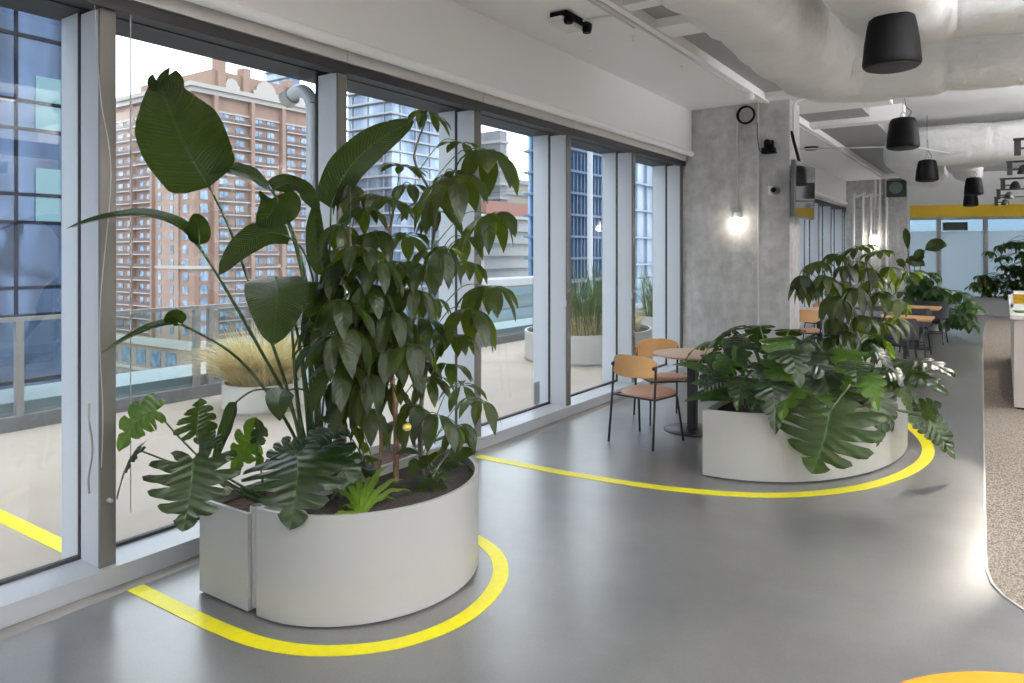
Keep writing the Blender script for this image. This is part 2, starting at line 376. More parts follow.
# blind cord
cd = tag(obj('blind_cord', tb(spline([(-.12, 1.80, 2.95), (-.125, 1.83, 2.5), (-.12, 1.88, 2.1), (-.11, 1.82, 1.4), (-.12, 1.84, .9), (-.115, 1.83, .62)], 6), .0022, 5), mat('cord', (.5, .48, .45), .8)),
         'thin beaded blind cord crossing the nearest window mullion', 'cord')
cd2 = tag(obj('blind_cord', tb([(-.12, 1.98, 2.95), (-.12, 1.98, .35)], .003, 5), MATS['cord']), 'straight thin cord hanging just right of the nearest mullion', 'cord')
bm = tb(spline([(-.13, 1.78, .95), (-.12, 1.775, .86), (-.12, 1.79, .72), (-.12, 1.77, .58), (-.13, 1.78, .5)], 5), .006, 6)
tag(obj('cord_cleat', bm, STEEL), 'small metal cleat with wound cord low beside nearest mullion', 'cleat')

# far wall : yellow beam over tall frosted windows, slightly turned
fa, fb = V((.0, 23.6, 0)), V((9.5, 27.0, 0)); fd = (fb - fa).normalized(); fn = V((fd.y, -fd.x, 0))
def farbox(bm, s0, s1, n0, n1, z0, z1):
    n = len(bm.verts); r = bmesh.ops.create_cube(bm, size=1)
    for v in r['verts']:
        p = fa + fd * (s0 + (v.co.x + .5) * (s1 - s0)) + fn * (n0 + (v.co.y + .5) * (n1 - n0)); v.co = V((p.x, p.y, z0 + (v.co.z + .5) * (z1 - z0)))
    return bm
Lf = (fb - fa).length
structure(obj('wall_far', farbox(bmesh.new(), 0, Lf, -.25, 0, 3.1, 4.25), WALLP))
structure(obj('trim_6', farbox(bmesh.new(), 0, Lf, -.12, .05, 2.76, 3.1), YELP))
FROST = mat('frosted_glass', (.50, .62, .70), .25, spec=.4)
fm = bpy.data.materials.new('frosted_pane'); fm.use_nodes = True; t = fm.node_tree; t.nodes.clear()
o_ = N(t, 'ShaderNodeOutputMaterial'); a_ = N(t, 'ShaderNodeBsdfTranslucent'); b_ = N(t, 'ShaderNodeBsdfDiffuse'); g_ = N(t, 'ShaderNodeBsdfTransparent'); m1 = N(t, 'ShaderNodeMixShader'); m2 = N(t, 'ShaderNodeMixShader')
a_.inputs[0].default_value = (.60, .67, .70, 1); b_.inputs[0].default_value = (.66, .74, .78, 1); g_.inputs[0].default_value = (.5, .58, .64, 1); m1.inputs[0].default_value = .45; m2.inputs[0].default_value = .3
t.links.new(b_.outputs[0], m1.inputs[1]); t.links.new(a_.outputs[0], m1.inputs[2]); t.links.new(m1.outputs[0], m2.inputs[1]); t.links.new(g_.outputs[0], m2.inputs[2]); t.links.new(m2.outputs[0], o_.inputs[0])
FARG = glass_mat('far_tinted_glass', (.36, .45, .50), 1.0)
sv = [0, 1.15, 2.22, 3.42, 4.62, 5.8, 7.0, 8.2, Lf]
for k in range(len(sv) - 1):
    e = empty('window_%d' % (k + 30), fa + fd * sv[k]); structure(e)
    obj('frosted_glass', farbox(bmesh.new(), sv[k], sv[k + 1], -.07, -.055, .1, 2.35), fm, e)
    obj('clear_glass', farbox(bmesh.new(), sv[k], sv[k + 1], -.07, -.055, 2.35, 2.76), FARG, e)
    bm = farbox(bmesh.new(), sv[k + 1] - .05, sv[k + 1] + .05, -.1, .0, 0, 2.76); farbox(bm, sv[k], sv[k + 1], -.1, 0, 0, .1); farbox(bm, sv[k], sv[k + 1], -.1, 0, 2.68, 2.76)
    obj('window_frame', bm, mat('pale_frame', (.45, .44, .42), .6), e)
tag(obj('hanging_screen', farbox(bmesh.new(), 2.45, 3.1, -.5, -.46, 2.38, 2.62), BLACK), 'dark rectangular screen hanging beyond the far window, under the yellow beam', 'screen')
structure(obj('floor.001', farbox(bmesh.new(), -6, Lf + 4, -8, -.12, -.3, 0), m_edge))

# columns
structure(obj('column', bx(0, 1.33, 9.83, 10.38, 0, 4.05, bev=.01), COLM))
structure(obj('column.001', bx(0, 1.50, 21.9, 22.6, 0, 4.05, bev=.01), COLM))
bm = bx(-.60, 0, 9.86, 10.35, 0, 4.05); structure(obj('column.002', bm, COLM))

# carpet with metal edge
cp = [(3.28, 22.4), (3.284, 17.92), (3.40, 12.5), (3.466, 9.34), (3.53, 6.5), (3.563, 4.95), (3.575, 4.62), (3.60, 4.45), (3.649, 4.32), (3.724, 4.21), (4.1, 3.85), (6.0, 2.2), (9.2, 1.2), (9.2, 22.4)]
o = tag(obj('carpet', prism(bmesh.new(), cp, .0, .006), carpet_mat()), 'beige speckled woven carpet set into the grey floor at right', 'carpet')
bm = bmesh.new(); L = [V((x, y, 0)) for x, y in cp[:13]]; strip(bm, L, offset_line(L, -.012), 0, .008)
structure(obj('trim_7', bm, mat('pale_metal_edge', (.6, .58, .55), .4, metal=.4)))

# yellow floor tapes
t1o = spline([(-.0, 1.90, 0), (.35, 1.90, 0), (.68, 1.905, 0), (1.0, 1.94, 0), (1.263, 2.05, 0), (1.49, 2.27, 0), (1.60, 2.565, 0), (1.585, 2.87, 0), (1.47, 3.15, 0), (1.27, 3.36, 0), (.99, 3.48, 0), (.6, 3.53, 0), (.0, 3.54, 0)], 8)
tag(obj('floor_tape', strip(bmesh.new(), t1o, offset_line(t1o, .083), .0005, .003), TAPE), 'curved yellow floor line looping around the nearer white planter', 'floor tape')
t2o = spline([(0.0, 4.77, 0), (.5, 4.775, 0), (1.0, 4.795, 0), (1.6, 4.875, 0), (2.12, 5.05, 0), (2.48, 5.29, 0), (2.80, 5.68, 0), (3.0, 6.1, 0), (3.12, 6.55, 0), (3.16, 7.0, 0), (3.10, 7.5, 0), (2.9, 8.1, 0), (2.6, 8.6, 0), (2.1, 9.0, 0), (1.5, 9.2, 0), (.0, 9.25, 0)], 8)
tag(obj('floor_tape', strip(bmesh.new(), t2o, offset_line(t2o, .095), .0005, .003), TAPE), 'long yellow floor line sweeping around the planter by the column', 'floor tape')
tag(obj('floor_tape', prism(bmesh.new(), [(-2.6, 1.93), (-.57, 1.93), (-.57, 2.03), (-2.6, 2.03)], .0005, .003), TAPE), 'straight yellow line on the terrace outside the nearest window', 'floor tape')

# ================================================================== CEILING SERVICES
def duct(name, path, w, h, label, seed, n_sec=36, taper=None):
    rnd = random.Random(seed); bm = bmesh.new(); rings = []; n = len(path)
    ph = [rnd.uniform(0, 6.28) for _ in range(12)]; acc = 0
    for i, p in enumerate(path):
        d = (path[min(i + 1, n - 1)] - path[max(i - 1, 0)]).normalized(); s = d.cross(V((0, 0, 1))).normalized(); u = V((0, 0, 1))
        if i: acc += (p - path[i - 1]).length
        # quilting: insulation bulges between straps every 1.2 m
        q = (acc / 1.2) % 1; bulge = 1 - .05 * math.exp(-((min(q, 1 - q)) / .035) ** 2)
        k = 1 if taper is None else taper(i / (n - 1))
        ring = []
        for j in range(n_sec):
            a = 2 * PI * j / n_sec; ca, sa = math.cos(a), math.sin(a); e = .72
            x = math.copysign(abs(ca) ** e, ca) * w / 2; z = math.copysign(abs(sa) ** e, sa) * h / 2
            wr = 1 + .012 * math.sin(acc * 9 + ph[j % 12] * 3) + .018 * math.sin(acc * 3.1 + a * 2 + ph[0]) - .01 * (sa < -.5) * math.sin(acc * 17 + ph[1])
            base_ = p + (s * x + u * z) * bulge * wr * k; nd = (s * x + u * z).normalized()
            q1 = noise.noise(V((acc * 2.2, a * 1.3, seed * 7.0))); q2 = noise.noise(V((acc * 9 + a * 2.5, a * 3.0, seed * 3.0)))
            ring.append(bm.verts.new(base_ + nd * (.030 * q1 + .013 * (1 - abs(q2) * 2)) * k))
        rings.append(ring)
    for a, b in zip(rings, rings[1:]):
        for j in range(n_sec): bm.faces.new((a[j], a[(j + 1) % n_sec], b[(j + 1) % n_sec], b[j]))
    bm.faces.new(rings[0]); bm.faces.new(rings[-1])
    return tag(obj(name, bm, DUCT, smooth=True), label, 'duct')
def elbow_path(a, c, b, r, step=.04):
    """a -> corner c -> b with radius r"""
    a, b, c = V(a), V(b), V(c); da = (a - c).normalized(); db = (b - c).normalized(); out = []
    n1 = int((c + da * r - a).length / step); out += [a.lerp(c + da * r, i / n1) for i in range(n1)]
    o = c + da * r + db * r
    for i in range(19):
        th = PI / 2 * i / 18; out.append(o - db * r * math.cos(th) - da * r * math.sin(th))
    n2 = int((b - c).length / step); out += [(c + db * r).lerp(b, i / n2) for i in range(1, n2 + 1)]
    return out
duct('ceiling_duct', elbow_path((2.16, Y0 + .1, 3.53), (2.16, 7.75, 3.53), (9.5, 7.75, 3.53), .45), .66, .66, 'white wrapped duct running above the window side and turning right before the column', 1)
duct('ceiling_duct', elbow_path((2.98, Y0 + .1, 3.59), (2.98, 6.0, 3.59), (9.5, 6.0, 3.59), .42), .68, .68, 'white wrapped duct nearest the camera, turning right above the first black speaker', 2)
duct('ceiling_duct', elbow_path((9.5, 14.75, 3.60), (2.12, 14.75, 3.60), (2.12, 20.8, 3.58), .5), .72, .66, 'wide white wrapped duct crossing behind the second speaker and bending away along the windows', 3, taper=lambda k: 1 - max(0, k - .85) * 1.8)
duct('ceiling_duct', elbow_path((9.5, 16.5, 3.66), (2.95, 16.5, 3.66), (2.95, 20.8, 3.66), .42), .62, .56, 'sagging white wrapped duct above the third and fourth speakers', 4, taper=lambda k: 1 - max(0, k - .85) * 1.5)
# conduits along the slab edge
tag(obj('conduit', tb([(.99, Y0, 3.70), (.99, 9.75, 3.70)], .012, 6), PIPEW, smooth=True), 'thin conduit along the slab edge, ending above the near column', 'conduit')
tag(obj('conduit', tb([(.93, Y0, 3.705), (.93, 5.9, 3.705)], .010, 6), PIPEW, smooth=True), 'shorter thin conduit beside the emergency light run', 'conduit')
tag(obj('conduit', tb([(.99, 11.1, 3.70), (.99, 21.8, 3.70)], .014, 6), PIPEW, smooth=True), 'conduit along the slab edge between the two columns', 'conduit')
tag(obj('support_rod', tb([V((.006, 12.35, at(800, 149, 12.0).z)), at(800, 149, 12.0), at(912, 146.5, 11.6), V((2.9, 14.36, 3.40))], .012, 6), PIPEW, smooth=True), 'thin rod crossing level between the near column and the second speaker', 'rod')
# smoke detector and sprinkler heads
tag(obj('smoke_detector', lathe(bmesh.new(), (1.02, 9.05, 3.60), [(.0, 0), (.055, .005), (.075, .03), (.075, .06), (.06, .08), (.06, .09)], 20), CEILP, smooth=True), 'round white detector on the slab edge just before the near column', 'detector')
tag(obj('ceiling_disc', lathe(bmesh.new(), (.62, 14.5, 3.66), [(.0, 0), (.10, .004), (.13, .03), (.13, .06)], 20), BLACK, smooth=True), 'flat dark round unit on the white ceiling beyond the near column', 'detector')
for k, (u, v) in enumerate(((592, 48), (682, 66), (633, 36))):
    q = flo(u, v, 3.72); tag(obj('sprinkler_head', lathe(bmesh.new(), (q.x, q.y, 3.66), [(0, 0), (.018, .003), (.018, .006), (.006, .012), (.006, .045), (.022, .055), (.022, .06)], 10), CEILP),
        ['small white sprinkler head on the ceiling below the emergency light', 'small white sprinkler head on the ceiling nearest the column', 'small white sprinkler head right beside the emergency light'][k], 'sprinkler')
# emergency light
t = thing('emergency_light', 'black and white emergency light fixed flat to the ceiling', 'emergency light', (.58, 5.36, 3.72))
obj('backplate', bx(.50, .66, 5.16, 5.62, 3.67, 3.718, bev=.012), BLACK, t)
obj('housing', bx(.49, .63, 5.14, 5.50, 3.625, 3.672, bev=.02), mat('fixture_white', (.75, .75, .74), .4), t)
for yy in (5.20, 5.52): obj('lamp_head', lathe(bmesh.new(), (.66, yy, 3.64), [(0, -.03), (.035, -.03), (.042, 0), (.035, .03), (0, .03)], 14), BLACK, t, smooth=True)
obj('wire_conduit', tb([(.66, 5.45, 3.70), (.93, 5.47, 3.70)], .01, 6), PIPEW, t)

# pendant loudspeakers
def speaker():
    t = thing('pendant_speaker', 'x', 'speaker', (0, 0, 0), local=True)
    prof = [(.0, -.005), (.150, .0), (.172, .012), (.178, .03), (.176, .05), (.166, .16), (.150, .27), (.138, .325), (.12, .35), (.07, .362), (0, .365)]
    obj('housing', lathe(bmesh.new(), (0, 0, 0), prof, 40), BLACK, t, smooth=True)
    obj('grille', lathe(bmesh.new(), (0, 0, 0), [(0, -.012), (.12, -.012), (.16, .0), (.16, .004), (0, .004)], 40), mat('speaker_grille', (.03, .03, .032), .8, bump=.5, bscale=400), t, smooth=True)
    obj('hanger', tb(spline([(-.03, 0, .36), (-.025, 0, .40), (.0, 0, .43), (.025, 0, .40), (.03, 0, .36)], 4), .006, 6), STEEL, t, smooth=True)
    obj('cable', tb([(0, 0, .43), (0, 0, .62), (0, 0, 1.12)], .003, 5), BLACK, t)
    obj('signal_wire', tb(spline([(.05, 0, .36), (.09, .01, .43), (.03, 0, .50), (.01, 0, .7)], 5), .004, 5), BLACK, t)
    return t
sp0 = speaker(); G = 'black pendant speakers in a row under the ducts'
spk = [((3.03, 5.36, 2.93), 'largest, nearest black bell-shaped speaker hanging at top right'), ((2.667, 9.56, 2.93), 'second black bell-shaped speaker, just right of the near column'),
       ((2.565, 14.08, 2.93), 'third black bell-shaped speaker, hanging in front of a sagging duct'), ((3.12, 17.9, 2.93), 'fourth black bell-shaped speaker, overlapping the smallest one below it'),
       ((2.93, 22.2, 2.93), 'smallest, farthest black bell-shaped speaker, in front of the yellow beam')]
for k, (l, lab) in enumerate(spk):
    if k == 0: sp0.location = l; sp0['label'] = lab; sp0['group'] = G
    else: copy_thing(sp0, l, .3 * k, lab, G)

# track spotlights, right edge
def spot_fix():
    t = thing('track_spotlight', 'x', 'spotlight', (0, 0, 0), local=True)
    obj('track', bx(-.06, 1.7, -.018, .018, .09, .12), BLKM, t)
    obj('driver_box', bx(-.05, .02, -.03, .03, -.09, .09, bev=.006), BLKM, t)
    obj('arm', bx(.02, .10, -.012, .012, -.02, .005), BLKM, t)
    obj('shade', lathe(bmesh.new(), (.16, 0, -.08), [(.0, .14), (.03, .135), (.055, .11), (.075, .06), (.09, .0), (.08, .0), (.06, .05), (0, .09)], 24), BLKM, t, smooth=True)
    obj('lens', lathe(bmesh.new(), (.16, 0, -.08), [(0, .015), (.075, .015), (.075, .02), (0, .02)], 20), mat('spot_lens', (.9, .85, .75), .3, emit=((1, .86, .68), 3.0)), t)
    obj('stem', bx(1.6, 1.62, -.01, .01, .12, 1.1), BLKM, t)
    return t
s0 = spot_fix(); G = 'black track spotlights along the right edge of the picture'
for k, (u, v) in enumerate(((1019, 148), (1011, 169), (1004, 185), (999.5, 195), (997, 202))):
    q = flo(u, v, 2.97 if k < 2 else 2.9)
    lab = ['nearest black track spotlight, half cut by the right picture edge', 'second nearest black track spotlight with a bell shade', 'third black track spotlight from the right picture edge', 'fourth, small black track spotlight', 'farthest and lowest black track spotlight above the yellow beam'][k]
    if k == 0: s0.location = q; s0['label'] = lab; s0['group'] = G
    else: copy_thing(s0, q, 0, lab, G)
lamp('track_spot_light', 'SPOT', (3.86, 10.7, 2.84), 260, (1, .90, .78), .02, (2.85, 6.3, .4), spot=22, blend=.35)
lamp('track_spot_light', 'SPOT', (3.9, 13.4, 2.8), 90, (1, .88, .72), .03, (3.5, 11.5, 0), spot=40, blend=.8)
lamp('track_spot_light', 'SPOT', (4.2, 16.5, 2.8), 120, (1, .88, .72), .03, (3.7, 14.5, 0), spot=44, blend=.8)

# round and short linear lamps mirrored in first window; long ones added as fill
def lamp_body(): return mat('lit_diffuser', (1, .95, .88), .4, emit=((1, .93, .82), 6))
t = thing('disc_lamp', 'round white ceiling lamp hanging over the near planter, mirrored in the first window', 'lamp', (1.38, 2.28, 3.44))
obj('diffuser', lathe(bmesh.new(), (1.38, 2.28, 3.44), [(0, 0), (.11, 0), (.12, .01), (.12, .02), (0, .02)], 28), lamp_body(), t, smooth=True)
obj('canopy', lathe(bmesh.new(), (1.38, 2.28, 3.46), [(0, 0), (.125, 0), (.125, .03), (0, .04)], 28), CEILP, t, smooth=True)
obj('stem', tb([(1.38, 2.28, 3.49), (1.38, 2.28, 3.898)], .01, 8), CEILP, t)
lamp('disc_lamp_light', 'AREA', (1.38, 2.28, 3.43), 5, (1, .93, .84), .2, (1.38, 2.28, 0))
for k, (x, y) in enumerate(((2.57, 2.45), (6.4, 1.0), (6.2, 4.0), (6.2, 10.5), (6.2, 18.2), (8.8, 3.6), (4.6, -1.6), (8.8, 10.5))):
    zz = 3.0 if k == 0 else 3.1; ln = .22 if k == 0 else 1.3
    t = thing('linear_or_fill_lamp', 'short linear lamp hanging over the near planter side, mirrored in the first window' if k == 0 else 'long linear fill lamp added over the open office side, outside the picture', 'lamp', (x, y, zz))
    if k: t['group'] = 'added fill lamps over the office side'
    hw = .03 if k == 0 else .16
    bm = bx(x - hw, x + hw, y - ln, y + ln, zz, zz + .05)
    if k:
        for s_ in (-1, 1): box(bm, x + s_ * hw - .006, x + s_ * hw + .006, y - ln, y + ln, zz - .12, zz + .05); box(bm, x - hw, x + hw, y + s_ * ln - .006, y + s_ * ln + .006, zz - .12, zz + .05)  # skirts keep the added lamps' glow out of the window reflections
    obj('housing', bm, CEILP if k == 0 else BLKM, t)
    obj('diffuser', bx(x - hw + .006, x + hw - .006, y - ln + .01, y + ln - .01, zz - .008, zz), lamp_body(), t)
    for s in (-.8, .8): obj('stem', tb([(x, y + s * ln, zz + .05), (x, y + s * ln, 4.048)], .003, 6), STEEL, t)
    if k: lamp('fill_light', 'AREA', (x, y, zz - .02), 6 if k in (1, 2, 5, 6) else 22, (1, .975, .95), .26, (x, y, 0), sy=2.5)  # downward fill, added to brighten the room
    if k: lamp('fill_uplight', 'AREA', (x, y, zz + .08), 340, (1, .99, .985), .26, (x, y, 6), sy=2.5)  # upward fill, added to brighten ceiling and ducts

# ================================================================== COLUMN FITTINGS
def sconce(X, Y, z, ztop, label, pw):
    t = thing('wall_sconce', label, 'wall lamp', (X, Y, z))
    obj('conduit', tb([(X, Y - .02, z + .13), (X, Y - .02, ztop)], .011, 8), PIPEW, t, smooth=True)
    obj('junction_box', lathe(bmesh.new(), (X, Y - .045, z + .05), [(0, .095), (.045, .09), (.055, .07), (.055, .01), (0, .01)], 20), CEILP, t, smooth=True)
    gm = mat('glowing_jar', (1, .95, .85), .3, emit=((1, .93, .80), 6))
    obj('glass_jar', lathe(bmesh.new(), (X, Y - .06, z - .07), [(0, 0), (.03, .004), (.042, .03), (.044, .10), (.036, .125), (0, .125)], 20), gm, t, smooth=True)
    lamp('sconce_light', 'POINT', (X, Y - .16, z - .04), pw, (1, .92, .78), .05)
sconce(.65, 9.83, 2.12, 3.72, 'glowing jar lamp at the end of a conduit on the near column', 1.5)
sconce(.72, 21.9, 2.10, 2.95, 'glowing warm lamp on the far column among bent conduits', 6)
tag(obj('conduit', tb([(.93, 9.81, 0), (.93, 9.81, 3.72)], .012, 8), PIPEW, smooth=True), 'straight conduit running full height down the near column', 'conduit')
bm = bmesh.new()
for k in range(4):
    c = V((.775, 9.80 - .012 * k, 3.565)); tube(bm, [c + V((math.cos(a) * (.108 + .006 * (k % 2)), 0, math.sin(a) * .112)) for a in [2 * PI * j / 40 for j in range(40)]], .011, 8, closed=True)
tag(obj('cable_coil', bm, BLACK, smooth=True), 'black coiled cable hanging at the top of the near column', 'cable coil')
t = thing('ptz_camera', 'black tilting camera on a small bracket on the near column', 'camera', (1.08, 9.7, 3.05))
obj('bracket', bx(1.0, 1.17, 9.70, 9.83, 3.02, 3.045), BLACK, t); obj('base', bx(1.01, 1.17, 9.66, 9.80, 3.045, 3.09, bev=.01), BLACK, t)
obj('yoke', bx(1.03, 1.15, 9.70, 9.78, 3.09, 3.19, bev=.02), BLACK, t); obj('lens_head', lathe(bmesh.new(), (1.09, 9.66, 3.15), [(0, -.05), (.03, -.05), (.045, -.02), (.045, .06), (0, .07)], 20, 'Y'), BLACK, t, smooth=True)
obj('cable', tb(spline([(1.0, 9.76, 3.05), (.95, 9.80, 3.08), (.93, 9.80, 3.2), (.92, 9.80, 3.45)], 6), .006, 6), BLACK, t)
t = thing('security_camera', 'small white wall camera with dark lens below the black one', 'camera', (1.13, 9.75, 2.52))
obj('base', bx(1.065, 1.115, 9.76, 9.83, 2.47, 2.59, bev=.008), CEILP, t)
obj('dome', lathe(bmesh.new(), (1.155, 9.76, 2.53), [(0, -.05), (.035, -.045), (.052, -.02), (.055, .07), (0, .07)], 20, 'Y'), mat('camera_grey', (.25, .25, .25), .4), t, smooth=True)
obj('lens', lathe(bmesh.new(), (1.155, 9.70, 2.53), [(0, -.012), (.03, -.006), (.034, .01)], 16, 'Y'), BLACK, t, smooth=True)
# TV on the right face
t = thing('wall_tv', 'flat television on an arm on the side of the near column', 'television', (1.5, 9.9, 2.2))
def tvq(bm, y0, y1, z0, z1, d0, d1):
    r = bmesh.ops.create_cube(bm, size=1)
    for v in r['verts']:
        z = z0 + (v.co.z + .5) * (z1 - z0); lean = (2.86 - z) * -.02
        v.co = V((1.5 + lean + (d0 if v.co.x < 0 else d1), y0 + (v.co.y + .5) * (y1 - y0), z))
    return bm
obj('screen', tvq(bmesh.new(), 9.41, 10.50, 2.18, 2.85, .0, .008), mat('glossy_screen', (.30, .31, .32), .05, metal=.9), t)
obj('housing', tvq(bmesh.new(), 9.39, 10.52, 2.16, 2.87, -.05, -.001), mat('tv_grey', (.12, .12, .13), .3, metal=.4), t)
obj('mount_arm', bx(1.33, 1.46, 9.86, 10.2, 2.4, 2.65), BLACK, t)
obj('cable', tb(spline([(1.45, 9.86, 2.85), (1.42, 9.84, 3.0), (1.37, 9.84, 3.2), (1.35, 9.86, 3.3)], 6), .02, 8), BLACK, t)
tag(obj('conduit', tb(spline([(1.37, 9.86, 3.25), (1.37, 9.86, 3.5), (1.38, 9.88, 3.66), (1.45, 9.95, 3.72), (1.5, 10.0, 3.72)], 6), .018, 8), PIPEW, smooth=True), 'short bent conduit above the television at the column corner', 'conduit')
PIPEL = mat('bright_conduit', (.80, .80, .79), .4)
# far column pipes
for k, (u, uj) in enumerate(((854, 866), (863, 875), (871, 883))):
    a = at(u, 340, 21.85); b = at(u, 204, 21.85); c = at(u + 3, 197, 21.85); d = at(uj, 193.5, 21.85)
    if k == 2: pass
    tag(obj('conduit', tb(spline([V((a.x, 21.85, 0)), b, c, d], 6), .030, 8), PIPEL, smooth=True), ['leftmost hooked conduit on the far column', 'middle hooked conduit on the far column', 'rightmost hooked conduit on the far column'][k], 'conduit')
for k, (u, v0) in enumerate(((875.5, 172), (880, 176), (887, 174))):
    a = at(u, 340, 21.83); tag(obj('conduit', tb([(a.x, 21.83, 2.9 if k == 0 else 0), (a.x, 21.83, 3.72)], .030, 8), PIPEL, smooth=True), ['short straight conduit above the hooked ones on the far column', 'straight full-height conduit left of pair on the far column', 'straight full-height conduit nearest the round wall unit'][k], 'conduit')
q = at(897, 189, 21.9); t = thing('wall_fan_unit', 'dark square wall unit with a pale green round face on the far column', 'wall unit', (q.x, 21.9, q.z))
obj('housing', bx(q.x - .24, q.x + .24, 21.72, 21.9, q.z - .22, q.z + .22, bev=.02), mat('dark_green_grey', (.05, .06, .055), .5), t)
obj('round_face', lathe(bmesh.new(), (q.x - .01, 21.71, q.z + .02), [(0, -.01), (.15, -.01), (.16, .01), (0, .01)], 28, 'Y'), mat('pale_green_face', (.16, .22, .17), .5), t, smooth=True)

# ================================================================== TERRACE AND CITY
TERR = mat('terrace_concrete', (0.345, 0.285, 0.24), .8, noise=(0.41, 0.35, 0.30), nscale=.9, bump=.1)
structure(obj('ground', bx(-4.9, -.55, Y0 - 6, 26, -.3, 0), TERR))
RX = -4.2
structure(obj('ground.001', bx(RX - .35, RX + .05, Y0 - 6, 26, 0, .14), mat('kerb_grey', (0.168, 0.168, 0.179), .6)))
structure(obj('ground.002', bx(RX - .9, RX - .05, Y0 - 6, 26, .14, .26), mat('parapet_metal', (0.308, 0.325, 0.358), .4, metal=.2)))
rail = thing('terrace_railing', 'glass balustrade with pale posts along the terrace edge', 'railing', (RX, 3, 0))
yy = -6.0; RAILM = mat('rail_metal', (0.280, 0.280, 0.274), .4, metal=.3)
obj('handrail', bx(RX - .025, RX + .025, -8, 25, 1.045, 1.085), RAILM, rail)
k = 0
posts = [y_ for y_ in (-6.3, -4.5, -2.7, -.9, 1.2, 3.05, 4.9, 5.08, 6.9, 8.7, 10.5, 12.3, 14.1, 15.9, 17.7, 19.5, 21.3, 23.1)]
for y_ in posts: obj('post', bx(RX - .03, RX + .03, y_ - .035, y_ + .035, .14, 1.05), RAILM, rail)
for a, b in zip(posts, posts[1:]):
    if b - a > .4: obj('glass_panel', bx(RX - .006, RX + .006, a + .05, b - .05, .18, 1.04), GLASS2, rail)

FAR = -34.0
def bldg(name, label, loc): return thing(name, label, 'building', loc)
structure(obj('ground.003', bx(-420, -6, -160, 420, FAR - 1, FAR), mat('street', (.18, .18, .19), .9)))

# ---- blue mirror glass tower (left)
tw = bldg('glass_tower', 'dark blue mirror-glass office tower filling the left window', (-31, 3, FAR))
def curtain(name, ca, cb, wave=.6, rough=.08, metal=.75, sc=.35):
    m = bpy.data.materials.new(name); m.use_nodes = True; t = m.node_tree; b = t.nodes['Principled BSDF']
    co = N(t, 'ShaderNodeTexCoord'); mp = N(t, 'ShaderNodeMapping'); mp.inputs['Scale'].default_value = (1, .9, .28)
    n = N(t, 'ShaderNodeTexNoise'); n.inputs['Scale'].default_value = sc; n.inputs['Detail'].default_value = 4; n.inputs['Distortion'].default_value = 1.2
    r = N(t, 'ShaderNodeValToRGB'); r.color_ramp.elements[0].position = .35; r.color_ramp.elements[1].position = .68; r.color_ramp.elements[0].color = (*ca, 1); r.color_ramp.elements[1].color = (*cb, 1)
    t.links.new(co.outputs['Object'], mp.inputs[0]); t.links.new(mp.outputs[0], n.inputs['Vector']); t.links.new(n.outputs[0], r.inputs[0]); t.links.new(r.outputs[0], b.inputs['Base Color'])
    b.inputs['Roughness'].default_value = rough; b.inputs['Metallic'].default_value = metal
    n2 = N(t, 'ShaderNodeTexNoise'); n2.inputs['Scale'].default_value = .5; n2.inputs['Detail'].default_value = 1; bp = N(t, 'ShaderNodeBump'); bp.inputs['Strength'].default_value = wave; bp.inputs['Distance'].default_value = .5
    t.links.new(mp.outputs[0], n2.inputs['Vector']); t.links.new(n2.outputs[0], bp.inputs['Height']); t.links.new(bp.outputs[0], b.inputs['Normal'])
    MATS[name] = m; return m
GT = curtain('mirror_blue', (0.012, 0.018, 0.036), (.075, .11, .18))
obj('wall', bx(-45, -31, -40, 15.6, FAR, 45), GT, tw)
bm = bmesh.new(); DK = mat('dark_spandrel', (.008, .010, .016), .9, spec=.1)
for z in range(-30, 46, 4):
    box(bm, -31.0, -30.9, -40, 15.7, z + .95, z + 1.10); box(bm, -31.0, -30.9, -40, 15.7, z + 2.15, z + 2.3)
obj('spandrel_band', bm, DK, tw, kind='stuff')
bm = bmesh.new(); y = -38.0
while y < 15.6: box(bm, -31.0, -30.92, y, y + .12, FAR, 45); y += 1.9
obj('vertical_fin', bm, DK, tw, kind='stuff')
bm = bmesh.new()
for (y, z) in ((14.6, 7.0), (14.6, 3.0), (11.2, 7.0), (12.9, 3.2)): box(bm, -31.0, -30.95, y - .5, y + .5 if y > 14 else y - .2, z, z + 2.4)
obj('lit_window', bm, mat('lit_green_glass', (.08, .16, .18), .3), tw)

# ---- brick apartment tower
Bc = deep(194, 250, 150); BX, BY = Bc.x, Bc.y
br = bldg('brick_apartment_tower', 'tall tan brick apartment tower with rows of small balconies', (BX - 15, BY + 14, FAR))
BRICK = mat('tan_brick', (0.26, 0.170, 0.130), .85, noise=(0.30, 0.195, 0.155), nscale=.25)
BRICKP = mat('pale_brick', (0.29, 0.20, 0.16), .85, noise=(0.33, 0.24, 0.195), nscale=.25)
STONE = mat('limestone', (0.38, 0.345, 0.32), .8)
WIN = mat('blue_pane', (0.067, 0.112, 0.179), .12, metal=.3, noise=(0.30, 0.38, 0.46), nscale=.6)
RAILDK = mat('balcony_rail_dark', (.13, .09, .09), .7)  # balcony railings, dark by their own colour
ZT = EYE + 34.2; ZB = FAR; ZP = EYE - (347 - HY) / FPX * 150
bm = bx(BX - 38, BX, BY, BY + 31, ZP, ZT); obj('wall', bm, BRICK, br)
bm = bmesh.new(); box(bm, BX - 39, BX + 1.2, BY - 1.2, BY + 32, ZB, ZP - .5); obj('podium_wall', bm, BRICKP, br)
